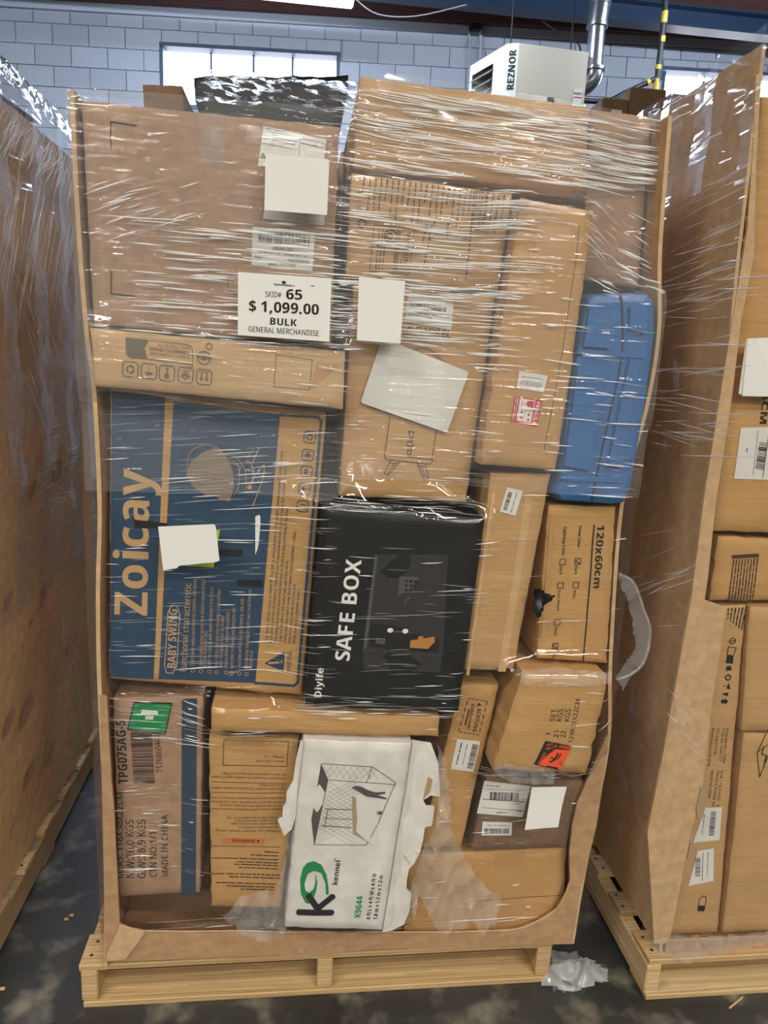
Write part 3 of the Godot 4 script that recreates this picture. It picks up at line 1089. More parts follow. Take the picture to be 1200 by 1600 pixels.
# ---------------------------------------------------------------- right skid
func right_skid() -> void:
	pallet("pale new wooden pallet under the right skid", 0.845, 2.06, 0.075, -1.0, "wood_pale")
	var t := thing("gaylord_box", "tall brown pallet box with cut open front at the right edge", "pallet box", p(1.45, 0.125, -0.45), "pallet boxes on the skids")
	var edge := dense([p(0.825, 2.30, 0), p(0.832, 1.9, 0), p(0.848, 1.55, 0), p(0.845, 1.2, 0), p(0.852, 0.8, 0), p(0.862, 0.4, 0), p(0.885, 0.127, 0)])
	side_wall(t, "side_panel", edge, 0.05, -1.0, 0.008, M.bin_light)
	# what is left of the front panel after cutting
	slab_part(t, "front_panel", [p(0.8191,2.2441,0.052), p(0.8308,2.2415,0.052), p(0.8454,2.0811,0.052), p(0.8702,1.8901,0.052), p(0.8617,1.7555,0.052), p(0.8663,1.5885,0.052), p(0.8634,1.3389,0.052), p(0.8704,1.1612,0.052), p(0.8697,1.1103,0.052), p(0.9262,1.0915,0.052), p(0.9288,1.0085,0.052), p(0.9271,0.8409,0.052), p(0.9364,0.6128,0.052), p(0.9233,0.4855,0.052), p(0.917,0.3545,0.052), p(0.9091,0.1766,0.052), p(0.8978,0.1535,0.052), p(0.8654,0.1553,0.052), p(0.8054,0.4895,0.052), p(0.8174,0.6867,0.052), p(0.8254,0.8892,0.052), p(0.8358,1.1101,0.052), p(0.833,1.3533,0.052), p(0.837,1.5588,0.052), p(0.8426,1.7817,0.052), p(0.8474,1.941,0.052), p(0.8348,2.0928,0.052)], 0.008, M.bin_light)
	var st := tool()
	box(st, p(0.9, 0.127, -1.02), p(2.05, 2.2, -1.0), 0.002)
	box(st, p(2.03, 0.127, -0.99), p(2.05, 2.2, 0.05), 0.002)
	commit(st, "rear_panel", M.bin_inner, t)
	slab_part(t, "front_lip", [p(0.9, 0.125, 0.052), p(0.9, 0.16, 0.052), p(1.3, 0.155, 0.052), p(2.05, 0.16, 0.052), p(2.05, 0.125, 0.052)], 0.008, M.bin)
	# torn bits of the panel edge
	slab_part(t, "torn_tab", [p(0.931,0.6148,0.055), p(0.9434,0.6001,0.055), p(0.9516,0.5673,0.055), p(0.947,0.5273,0.055), p(0.9336,0.5241,0.055), p(0.9254,0.5572,0.055)], 0.004, M.torn)
	slab_part(t, "torn_tab", [p(0.9243,0.4543,0.055), p(0.944,0.4386,0.055), p(0.9379,0.4202,0.055), p(0.9218,0.4095,0.055)], 0.004, M.torn)
	# its contents
	var c := carton("shipping_carton", "brown carton with white labels high in the right skid", [p(0.8529,2.2116,0.03), p(1.45, 2.22, 0.03), p(1.45, 1.262, 0.03), p(0.8828,1.273,0.03)], 0.5, M.kraft_gold, 0.003)
	var k := ink()
	text(k, "4CM", p(0.9526,1.6022,0.03), p(0.955,1.5294,0.03), 12, 1)
	print_on(k, "printed_lettering", M.black_ink, c)
	var l := sticker(c, "shipping_label", [p(0.9093,1.5189,0.03), p(0.9972,1.5235,0.03), p(1.0116,1.3992,0.03), p(0.9119,1.3996,0.03)], M.label_paper, "white shipping label")
	k = ink(0.0024)
	bars(k, p(0.9601,1.4881,0.03), p(0.9609,1.4236,0.03), p(0.9812,1.4858,0.03) - p(0.9601,1.4881,0.03), 18)
	stroke(k, [p(0.9526,1.5145,0.03), p(0.9583,1.4099,0.03)], 0.6)
	stroke(k, [p(0.9798,1.5036,0.03), p(0.9833,1.4046,0.03)], 1.0)
	dashes(k, p(0.9324,1.4723,0.03), p(0.9327,1.4604,0.03), 1.5)
	print_on(k, "barcode", M.black_ink, l)
	sheet("paper_sheet", "blank white sheet over a label on the right skid", [p(0.8729,1.716,0.068), p(0.9651,1.7246,0.068), p(0.9752,1.5937,0.068), p(0.8804,1.5914,0.068)], M.paper, "blank white sheets")
	sheet("paper_sheet", "crumpled white slip under the blank sheet on the right skid", [p(0.8716,1.7132,0.066), p(0.8818,1.7151,0.066), p(0.8811,1.653,0.066), p(0.8845,1.5928,0.066), p(0.8717,1.5966,0.066)], M.label_paper, "blank white sheets")
	# carton with warning print
	c = carton("shipping_carton", "worn brown carton with block of warning print in the right skid", [p(0.9038,1.2584,0.02), p(1.45, 1.235, 0.02), p(1.45, 1.105, 0.02), p(0.905,1.0948,0.02)], 0.4, M.kraft_gold, 0.006)
	k = ink()
	patch(k, [p(0.9418,1.213,0.02), p(1.0121,1.2173,0.02), p(1.0137,1.2077,0.02), p(0.9432,1.2035,0.02)])
	for i in 9:
		var a: Vector3 = p(0.9487,1.2004,0.02)
		a = a.lerp(p(1.0109,1.2045,0.02), i / 8.0)
		var b: Vector3 = p(0.9503,1.0918,0.02)
		b = b.lerp(p(1.0133,1.0956,0.02), i / 8.0)
		dashes(k, a, b, 2.6)
	print_on(k, "printed_text", M.brown_ink, c)
	# tall flat-pack carton with icons and writing
	c = carton("desk_carton", "tall brown flat pack carton with handling icons in the right skid", [p(0.9103,1.0817,0.02), p(1.0015,1.0856,0.02), p(1.0716,0.1471,0.02), p(0.915,0.1476,0.02)], 0.45, M.kraft, 0.002)
	k = ink()
	for i in 6: dashes(k, (p(0.954,1.0787,0.02)).lerp(p(1.0006,1.0806,0.02), i / 5.0), (p(0.9563,1.0523,0.02)).lerp(p(0.9963,1.0225,0.02), i / 5.0), 2.4)
	ring(k, p(0.977,0.9939,0.02), 0.0075, 1.6)
	stroke(k, [p(0.9737,0.9939,0.02), p(0.9821,0.9939,0.02)], 1.6)
	poly(k, [p(0.9694,0.9551,0.02), p(0.9866,0.9534,0.02), p(0.9881,0.933,0.02), p(0.9691,0.9347,0.02)])
	stroke(k, [p(0.9692,0.9788,0.02), p(0.99,0.9754,0.02), p(0.9864,0.9551,0.02), p(0.9692,0.9568,0.02)], 1.2, true)
	poly(k, [p(0.9721,0.9262,0.02), p(0.9838,0.9278,0.02), p(0.9873,0.9159,0.02), p(0.9722,0.9142,0.02)])
	ring(k, p(0.9799,0.897,0.02), 0.0065, 2.2)
	poly(k, [p(0.9837,0.8832,0.02), p(0.9898,0.8659,0.02), p(0.9792,0.8677,0.02), p(0.9814,0.8764,0.02)])
	stroke(k, [p(0.9696,0.8747,0.02), p(0.9799,0.8746,0.02)], 1.2)
	poly(k, [p(0.9708,0.8557,0.02), p(0.986,0.8573,0.02), p(0.9858,0.8469,0.02), p(0.9767,0.8504,0.02)])
	stroke(k, [p(0.9716,0.8505,0.02), p(0.9799,0.8521,0.02)], 1.2)
	poly(k, [p(0.97,0.8383,0.02), p(0.9803,0.8382,0.02), p(0.9798,0.8417,0.02), p(0.9897,0.8329,0.02), p(0.9824,0.8242,0.02), p(0.9819,0.8277,0.02), p(0.9715,0.8278,0.02)])
	text(k, "ITEM NAME:L DESK", p(0.9957,0.7589,0.02), p(1.0022,0.6583,0.02), 4.6)
	text(k, "ITEM NO:136412ST", p(0.9853,0.7591,0.02), p(0.9908,0.664,0.02), 4.6)
	text(k, "COLOR:STONE", p(0.9705,0.7593,0.02), p(0.9741,0.6824,0.02), 4.6)
	text(k, "MEAS:93x52x19.5CM", p(0.9567,0.7595,0.02), p(0.9611,0.652,0.02), 4.6)
	text(k, "N.W : 13.0 KGS   G", p(0.9999,0.6384,0.02), p(1.0029,0.5351,0.02), 4.6)
	text(k, "FRAGILE-PLEASE HA", p(0.9893,0.6386,0.02), p(0.9904,0.5355,0.02), 4.6)
	text(k, "MADE IN CHINA", p(0.9735,0.639,0.02), p(0.9765,0.5582,0.02), 4.6)
	stroke(k, [p(1.0037,0.2706,0.02), p(1.0117,0.2663,0.02), p(1.0145,0.2464,0.02), p(1.0125,0.2226,0.02), p(0.9956,0.2254,0.02), p(0.9926,0.2593,0.02)], 1.2, true)
	poly(k, [p(0.9933,0.2414,0.02), p(1.012,0.2385,0.02), p(1.0128,0.2206,0.02), p(0.994,0.2235,0.02)])
	print_on(k, "printed_lettering", M.black_ink, c)
	l = sticker(c, "barcode_label", [p(0.9714,0.5323,0.02), p(1.0172,0.5347,0.02), p(1.0265,0.4364,0.02), p(0.9541,0.4294,0.02)], M.label_paper, "white barcode label")
	k = ink(0.0024)
	bars(k, p(0.9888,0.5225,0.02), p(0.9939,0.4508,0.02), p(1.0031,0.5221,0.02) - p(0.9888,0.5225,0.02), 20)
	dashes(k, p(0.9723,0.5136,0.02), p(0.9759,0.4514,0.02), 1.0)
	print_on(k, "barcode", M.black_ink, l)
	l = sticker(c, "shipping_label", [p(0.9702,0.4041,0.02), p(1.0139,0.412,0.02), p(1.0265,0.3147,0.02), p(0.9557,0.3022,0.02)], M.label_paper, "white shipping label near the bottom")
	k = ink(0.0024)
	bars(k, p(0.9657,0.3851,0.02), p(0.9716,0.3307,0.02), p(0.9799,0.3864,0.02) - p(0.9657,0.3851,0.02), 18)
	stroke(k, [p(0.9852,0.3997,0.02), p(0.9933,0.3181,0.02)], 0.8)
	dashes(k, p(0.9994,0.401,0.02), p(1.0062,0.3293,0.02), 0.9)
	print_on(k, "barcode", M.black_ink, l)
	c = carton("shipping_carton", "plain brown carton beside the flat pack in the right skid", [p(1.0073,1.0826,0.03), p(1.5, 1.08, 0.03), p(1.5, 0.752, 0.03), p(1.0359,0.7513,0.03)], 0.4, M.kraft, 0.002)
	c = carton("shipping_carton", "brown carton with line drawing at the foot of the right skid", [p(1.0457,0.7441,0.03), p(1.5, 0.742, 0.03), p(1.5, 0.165, 0.03), p(1.076,0.1518,0.03)], 0.4, M.kraft, 0.002)
	k = ink()
	stroke(k, [p(1.1029,0.7574,0.03), p(1.0853,0.6933,0.03), p(1.1036,0.6239,0.03)], 1.3)
	stroke(k, [p(1.0853,0.6933,0.03), p(1.1112,0.718,0.03)], 1.2)
	stroke(k, [p(1.1036,0.6239,0.03), p(1.1166,0.6855,0.03)], 1.2)
	stroke(k, [p(1.1,0.711,0.03), p(1.0983,0.6894,0.03), p(1.1112,0.6856,0.03), p(1.1101,0.6493,0.03)], 1.6)
	print_on(k, "line_drawing", M.black_ink, c)
	# wrap on its side and front
	var f := thing("stretch_film", "clear stretch film round the right pallet box", "film", p(1.2, 0.13, -0.4), "stretch film on the skids")
	var plan := []
	for i in 21: plan.append(Vector2(0.812 + 0.004 * sin(i * 1.7), lerpf(0.07, -1.02, i / 20.0)))
	plan.reverse()
	wrap_sheet(f, "side_wrap", plan, 0.5, 2.33, M.wrap_side, 44, -0.012)
	side_glint_gathers(f, 0.792, -1.0, [[p(0.792,2.0583,-0.1697), p(0.792,1.7884,0.1141), 40, 0.06, 0.1, 0.06, 0.25], [p(0.792,1.8534,-0.1801), p(0.792,1.4588,0.1733), 50, 0.03, 0.1, 0.06, 0.3], [p(0.792,1.2422,-0.1604), p(0.792,1.0259,0.0956), 12, 0.5, 0.2, 0.1, 0.3], [p(0.792,0.8982,0.0981), p(0.792,0.805,0.2236), 14, 0.0, 0.1, 0.02, 0.08]], 32)
	plan = []
	for i in 13: plan.append(Vector2(lerpf(0.816, 1.5, i / 12.0), 0.072))
	wrap_sheet(f, "front_wrap", plan, 0.2, 2.33, M.wrap_low, 44, -0.006)
	# film gathered along the foot
	scrap(f, "gathered_foot", [p(0.8361,0.2025,0.085), p(0.8826,0.2076,0.085), p(0.9798,0.2062,0.085), p(1.1765,0.2112,0.085), p(1.1831,0.1714,0.085), p(1.0759,0.1617,0.085), p(0.9799,0.1436,0.085), p(0.9288,0.1269,0.085), p(0.8815,0.1494,0.085), p(0.8436,0.1711,0.085)], 0.016, M.bag, 0.004, 0.8)

func icon(k: Dictionary, c: Vector3, r: float, kind: int, tilt := 0.08) -> void:
	var g := func(x: float, y: float) -> Vector3:
		var q := Vector2(x, y).rotated(-tilt) * r
		return c + p(q.x, q.y, 0)
	var o := []
	for e in [[-0.7, 1], [0.7, 1], [1, 0.7], [1, -0.7], [0.7, -1], [-0.7, -1], [-1, -0.7], [-1, 0.7]]: o.append(g.call(e[0], e[1]))
	stroke(k, o, 1.5, true)
	match kind:
		0:
			for a in 3:
				var w := a * TAU / 3 + 0.4
				ring(k, c, r * 0.45, 2.2, w, w + 1.5)
		1:
			poly(k, [g.call(-0.6, -0.1), g.call(0.6, -0.1), g.call(0.4, -0.4), g.call(0, -0.55), g.call(-0.4, -0.4)])
			stroke(k, [g.call(0, -0.1), g.call(0, 0.65)], 0.8)
		2:
			poly(k, [g.call(-0.3, -0.7), g.call(0.3, -0.7), g.call(0.3, -0.1), g.call(-0.3, -0.1)])
			stroke(k, [g.call(0, -0.1), g.call(0, 0.6)], 1.8)
			stroke(k, [g.call(-0.3, 0.65), g.call(0.3, 0.65)], 0.9)
		3:
			poly(k, [g.call(-0.7, -0.4), g.call(0, 0.2), g.call(0.7, -0.4), g.call(0.5, 0.1), g.call(0, 0.45), g.call(-0.5, 0.1)])
			ring(k, g.call(0, -0.3), r * 0.25, 1.4)
			stroke(k, [g.call(-0.5, 0.6), g.call(0.5, 0.6)], 1.0)
		4:
			for s in [-0.35, 0.35]:
				stroke(k, [g.call(s, 0.5), g.call(s, -0.2)], 2.0)
				poly(k, [g.call(s - 0.25, -0.2), g.call(s + 0.25, -0.2), g.call(s, -0.65)])
			stroke(k, [g.call(-0.6, 0.68), g.call(0.6, 0.68)], 1.0)
		5: # umbrella lying on its side
			poly(k, [g.call(0.1, 0.65), g.call(-0.35, 0.4), g.call(-0.5, 0), g.call(-0.35, -0.4), g.call(0.1, -0.65)])
			stroke(k, [g.call(0.1, 0), g.call(0.6, 0)], 1.0)
		6: # glass lying on its side
			poly(k, [g.call(-0.55, 0.35), g.call(-0.55, -0.35), g.call(-0.1, -0.3), g.call(0.05, 0), g.call(-0.1, 0.3)])
			stroke(k, [g.call(0.05, 0), g.call(0.5, 0)], 1.0)
			stroke(k, [g.call(0.5, 0.3), g.call(0.5, -0.3)], 1.0)
		7: # two arrows on their side
			for s in [-0.3, 0.3]: stroke(k, [g.call(-0.5, s), g.call(0.3, s)], 1.8)
			stroke(k, [g.call(0.55, 0.6), g.call(0.55, -0.6)], 1.0)

# ---------------------------------------------------------------- middle skid
func middle_skid() -> void:
	pallet("wooden pallet under the middle skid, open between its stringers", -0.61, 0.61, 0.0, -1.0, "wood")
	middle_bin()
	upper_cartons()
	left_cartons()
	centre_cartons()
	right_cartons()
	lower_cartons()
	papers()
	wrap_middle()
	plastics()

func middle_bin() -> void:
	var t := thing("gaylord_box", "brown pallet box of the middle skid with its front cut away", "pallet box", p(0.06, 0.125, -0.5), "pallet boxes on the skids")
	var le := dense([p(-0.551, 2.115, 0), p(-0.549, 1.9, 0), p(-0.541, 1.68, 0), p(-0.529, 1.54, 0), p(-0.526, 1.3, 0), p(-0.536, 1.1, 0), p(-0.540, 0.89, 0), p(-0.538, 0.6, 0), p(-0.543, 0.3, 0), p(-0.549, 0.127, 0)])
	side_wall(t, "side_panel", le, 0.01, -0.98, 0.009, M.bin)
	var re := dense([p(0.660, 2.165, 0), p(0.672, 1.9, 0), p(0.692, 1.72, 0), p(0.684, 1.55, 0), p(0.652, 1.33, 0), p(0.668, 0.95, 0), p(0.688, 0.73, 0), p(0.676, 0.5, 0), p(0.662, 0.3, 0), p(0.655, 0.127, 0)])
	side_wall(t, "side_panel", re, 0.01, -0.98, 0.009, M.bin)
	var st := tool()
	box(st, p(-0.54, 0.127, -0.99), p(0.66, 2.1, -0.981), 0.001)
	commit(st, "rear_panel", M.bin_inner, t)
	st = tool()
	box(st, p(-0.535, 0.1245, -0.975), p(0.65, 0.132, -0.01), 0.001)
	commit(st, "bottom_panel", M.bin_inner, t)
	slab_part(t, "front_panel", [p(-0.5346,0.8595,0.012), p(-0.5195,0.8499,0.012), p(-0.5181,0.7557,0.012), p(-0.5158,0.6394,0.012), p(-0.512,0.5706,0.012), p(-0.5109,0.4558,0.012), p(-0.5076,0.2494,0.012), p(-0.4882,0.2356,0.012), p(-0.4503,0.2244,0.012), p(-0.3502,0.2171,0.012), p(-0.2218,0.212,0.012), p(-0.0974,0.2015,0.012), p(0.0488,0.1955,0.012), p(0.2824,0.1809,0.012), p(0.419,0.1774,0.012), p(0.5018,0.1788,0.012), p(0.5557,0.1994,0.012), p(0.6048,0.2341,0.012), p(0.6249,0.2777,0.012), p(0.6333,0.3159,0.012), p(0.6218,0.4113,0.012), p(0.621,0.4858,0.012), p(0.628,0.5498,0.012), p(0.6442,0.6056,0.012), p(0.6695,0.6837,0.012), p(0.6891,0.7486,0.012), p(0.6921,0.6476,0.012), p(0.6865,0.4837,0.012), p(0.6759,0.3903,0.012), p(0.6641,0.3049,0.012), p(0.6577,0.1286,0.012), p(0.5354,0.1335,0.012), p(0.3191,0.1379,0.012), p(0.1502,0.1418,0.012), p(-0.0279,0.1386,0.012), p(-0.3353,0.1415,0.012), p(-0.5441,0.1447,0.012)], 0.009, M.bin)
	# corner folded over at the lower left, and the raw fluted edge along the cut
	slab_part(t, "folded_corner", [p(-0.5072,0.2528,0.02), p(-0.4471,0.2295,0.02), p(-0.4946,0.1567,0.02), p(-0.5388,0.1538,0.02), p(-0.5415,0.1669,0.02)], 0.006, M.bin_cut)
	st = tool()
	var edge := curve([p(-0.4499,0.2262,0.014), p(-0.3499,0.2189,0.014), p(-0.2216,0.2138,0.014), p(-0.0974,0.2033,0.014), p(0.0486,0.1973,0.014), p(0.282,0.1827,0.014), p(0.4184,0.1792,0.014), p(0.5011,0.1806,0.014), p(0.5549,0.2012,0.014), p(0.6039,0.2358,0.014), p(0.624,0.2794,0.014), p(0.6324,0.3175,0.014)], 10)
	for i in edge.size() - 1:
		var w := 0.0016 + 0.0016 * absf(fine.get_noise_1d(i * 40.0))
		tube(st, [edge[i] + p(0, w * 0.6, -0.004), edge[i + 1] + p(0, w * 0.6, -0.004)], w, 5, false)
	commit(st, "fluted_edge", M.bin_cut, t)

func upper_cartons() -> void:
	# big carton at the upper left
	var c := carton("shipping_carton", "large brown carton with printed corner marks at the upper left", [p(-0.53,2.0992,0.012), p(-0.0309,2.0912,0.012), p(-0.0341,1.6572,0.012), p(-0.5219,1.679,0.012)], 0.85, M.kraft_red, 0.002, "cartons stacked in the skids", 0.010)
	var k := ink()
	stroke(k, [p(-0.4269,2.0606,0.012), p(-0.4751,2.0637,0.012), p(-0.4766,2.0139,0.012)], 1.6)
	stroke(k, [p(-0.482,1.7891,0.012), p(-0.4834,1.7404,0.012), p(-0.4355,1.738,0.012)], 1.6)
	print_on(k, "corner_mark", M.black_ink, c)
	k = ink()
	stroke(k, curve([p(-0.2309,1.7987,0.012), p(-0.2452,1.7928,0.012), p(-0.2503,1.7773,0.012), p(-0.2477,1.7622,0.012), p(-0.2346,1.7527,0.012)], 4), 0.9)
	print_on(k, "hand_hole", M.brown_ink, c, "perforated hand hole")
	k = ink(0.0008)
	patch(k, [p(-0.3079,2.0953,0.012), p(-0.256,2.0948,0.012), p(-0.2584,1.9957,0.012), p(-0.306,1.9971,0.012)])
	print_on(k, "tape", M.tape_clear, c, "clear tape end over the top edge")
	var l := sticker(c, "data_label", [p(-0.1809,2.0773,0.012), p(-0.0558,2.0632,0.012), p(-0.0607,2.01,0.012), p(-0.1914,2.0018,0.012)], M.label_paper, "white data label with a small warning triangle")
	k = ink(0.0024)
	stroke(k, [p(-0.1795,2.0703,0.012), p(-0.0581,2.0546,0.012)], 0.5)
	stroke(k, [p(-0.1807,2.0608,0.012), p(-0.0591,2.0462,0.012)], 0.5)
	stroke(k, [p(-0.183,2.0464,0.012), p(-0.1116,2.0375,0.012)], 0.5)
	stroke(k, [p(-0.1606,2.0741,0.012), p(-0.1639,2.0396,0.012)], 0.5)
	stroke(k, [p(-0.1083,2.0639,0.012), p(-0.1101,2.0268,0.012)], 0.5)
	dashes(k, p(-0.1783,2.0739,0.012), p(-0.1657,2.0726,0.012), 1.4)
	dashes(k, p(-0.1581,2.072,0.012), p(-0.1377,2.0688,0.012), 1.4)
	dashes(k, p(-0.1592,2.0624,0.012), p(-0.1452,2.0611,0.012), 1.2)
	dashes(k, p(-0.1055,2.0523,0.012), p(-0.0721,2.0488,0.012), 1.2)
	dashes(k, p(-0.1603,2.0529,0.012), p(-0.1195,2.0476,0.012), 1.2)
	dashes(k, p(-0.1818,2.0548,0.012), p(-0.1704,2.0533,0.012), 1.2)
	stroke(k, [p(-0.1865,2.0189,0.012), p(-0.1815,2.0276,0.012), p(-0.1763,2.0184,0.012)], 1.0, true)
	print_on(k, "printed_text", M.blue_ink, l)
	k = ink(0.0027)
	poly(k, [p(-0.1846,2.0197,0.012), p(-0.1815,2.0258,0.012), p(-0.1783,2.0195,0.012)])
	print_on(k, "warning_triangle", M.yellow, l)
	sticker(c, "under_label", [p(-0.1765,1.9289,0.012), p(-0.0543,1.9247,0.012), p(-0.0561,1.8985,0.012), p(-0.1807,1.9041,0.012)], M.label_paper, "lower edge of a white label", 0.0022)
	l = sticker(c, "barcode_label", [p(-0.2005,1.888,0.012), p(-0.0741,1.8836,0.012), p(-0.0774,1.8075,0.012), p(-0.2024,1.8129,0.012)], M.label_paper, "white barcode label")
	k = ink(0.0024)
	bars(k, p(-0.1888,1.8813,0.012), p(-0.0845,1.8779,0.012), p(-0.1886,1.8589,0.012) - p(-0.1888,1.8813,0.012), 34)
	text(k, "X004XL74JD", p(-0.1598,1.8457,0.012), p(-0.1179,1.8451,0.012), 4.6)
	text(k, "ADCARLIGHTS H.. C(couleur modele)", p(-0.1897,1.8376,0.012), p(-0.09,1.8348,0.012), 3.4)
	text(k, "New", p(-0.1961,1.8265,0.012), p(-0.1817,1.8261,0.012), 4.4)
	text(k, "HAC0308885", p(-0.1267,1.8237,0.012), p(-0.0831,1.8225,0.012), 5)
	text(k, "MADE IN CHINA", p(-0.1685,1.8143,0.012), p(-0.112,1.8132,0.012), 5)
	print_on(k, "printed_lettering", M.black_ink, l)
	# dark bundle and cartons farther back on top
	c = carton("dark_carton", "black wrapped bundle on top, behind the large upper left carton", [p(-0.3756,2.292,-0.4), p(0.0118,2.326,-0.4), p(-0.03, 2.125, -0.4), p(-0.345, 2.125, -0.4)], 0.5, M.black_card, 0.008, "cartons stacked in the skids", 0.012)
	c = carton("shipping_carton", "small dark brown carton peeping over the top left, below the window", [p(-0.4983,2.2684,-0.42), p(-0.4032,2.2734,-0.42), p(-0.39, 2.125, -0.42), p(-0.49, 2.125, -0.42)], 0.3, M.kraft_dark_and_shaded, 0.003)
	c = carton("shipping_carton", "narrow carton added far back to block light through the gap between the two upper stacks", [p(-0.0108,2.1219,-0.3), p(-0.0015,2.1211,-0.3), p(-0.0098,1.8587,-0.3), p(-0.0146,1.8584,-0.3)], 0.4, M.kraft, 0.001)  # added filler that closes the gap so it falls dark
	# wide carton at the upper right
	c = carton("shipping_carton", "wide plain brown carton at the top right", [p(0.0095,2.1933,-0.01), p(0.4936,2.1751,-0.01), p(0.5089,2.0072,-0.01), p(0.0018,2.0194,-0.01)], 0.80, M.kraft, 0.003, "cartons stacked in the skids", 0.008)
	c = carton("shipping_carton", "plain carton tucked between the wide top carton and the right wall", [p(0.5159,2.1837,-0.05), p(0.6531,2.1793,-0.05), p(0.6651,1.8205,-0.05), p(0.5271,1.8323,-0.05)], 0.7, M.kraft_red, 0.002)
	# printed carton below it
	c = carton("shipping_carton", "brown carton with crowded warning print below the wide top carton", [p(-0.0011,2.0072,0), p(0.3401,1.9911,0), p(0.3243,1.7895,0), p(-0.0071,1.8038,0)], 0.6, M.kraft, 0.002)
	k = ink()
	stroke(k, [p(0.0495,1.9097,0), p(0.1344,1.9062,0), p(0.1277,1.8135,0), p(0.0433,1.8164,0)], 1.1, true)
	stroke(k, [p(0.101,1.9066,0), p(0.0974,1.815,0)], 0.9)
	stroke(k, [p(0.1119,1.906,0), p(0.1084,1.8143,0)], 0.6)
	text(k, "WARNING:", p(0.1164,1.8987,0), p(0.113,1.8185,0), 8)
	ring(k, p(0.0842,1.889,0), 0.0125, 2.2, 0.6, 5.6)
	ring(k, p(0.0828,1.8889,0), 0.006, 2.0, 0.6, 5.6)
	for x in 3: dashes(k, p(0.0607,1.899,0) + p(x * 0.007, 0, 0), p(0.056,1.8217,0) + p(x * 0.007, 0, 0), 1.6)
	for x in 2: dashes(k, p(0.0972,1.9013,0) + p(x * 0.007, 0, 0), p(0.0944,1.8187,0) + p(x * 0.007, 0, 0), 1.4)
	stroke(k, [p(0.2693,1.9925,0), p(0.2999,1.9908,0), p(0.2923,1.9098,0), p(0.2656,1.912,0)], 1.0, true)
	text(k, "WARNING:", p(0.2793,1.9882,0), p(0.2743,1.9164,0), 8)
	dashes(k, p(0.3115,1.984,0), p(0.3029,1.9169,0), 2.4)
	dashes(k, p(0.2573,1.9879,0), p(0.2519,1.8107,0), 2.4)
	dashes(k, p(0.1714,1.9162,0), p(0.1585,1.8316,0), 2.6)
	dashes(k, p(0.1603,1.9181,0), p(0.153,1.8792,0), 2.0)
	for i in 26:
		var a: Vector3 = (p(0.0255,2.0017,0)).lerp(p(0.3224,1.9873,0), i / 25.0)
		dashes(k, a, a + p(-0.004, -0.03 - 0.05 * absf(sin(i * 2.3)), 0), 2.2)
	text(k, "JO", p(0.2379,1.8909,0), p(0.2478,1.8889,0), 9)
	ring(k, p(0.0239,1.9093,0), 0.008, 2.2)
	text(k, "US", p(0.0095,1.9709,0), p(0.0096,1.9335,0), 8)
	stroke(k, [p(0.2055,1.921,0), p(0.2047,1.8901,0)], 2.4)
	print_on(k, "printed_text", M.brown_ink, c)

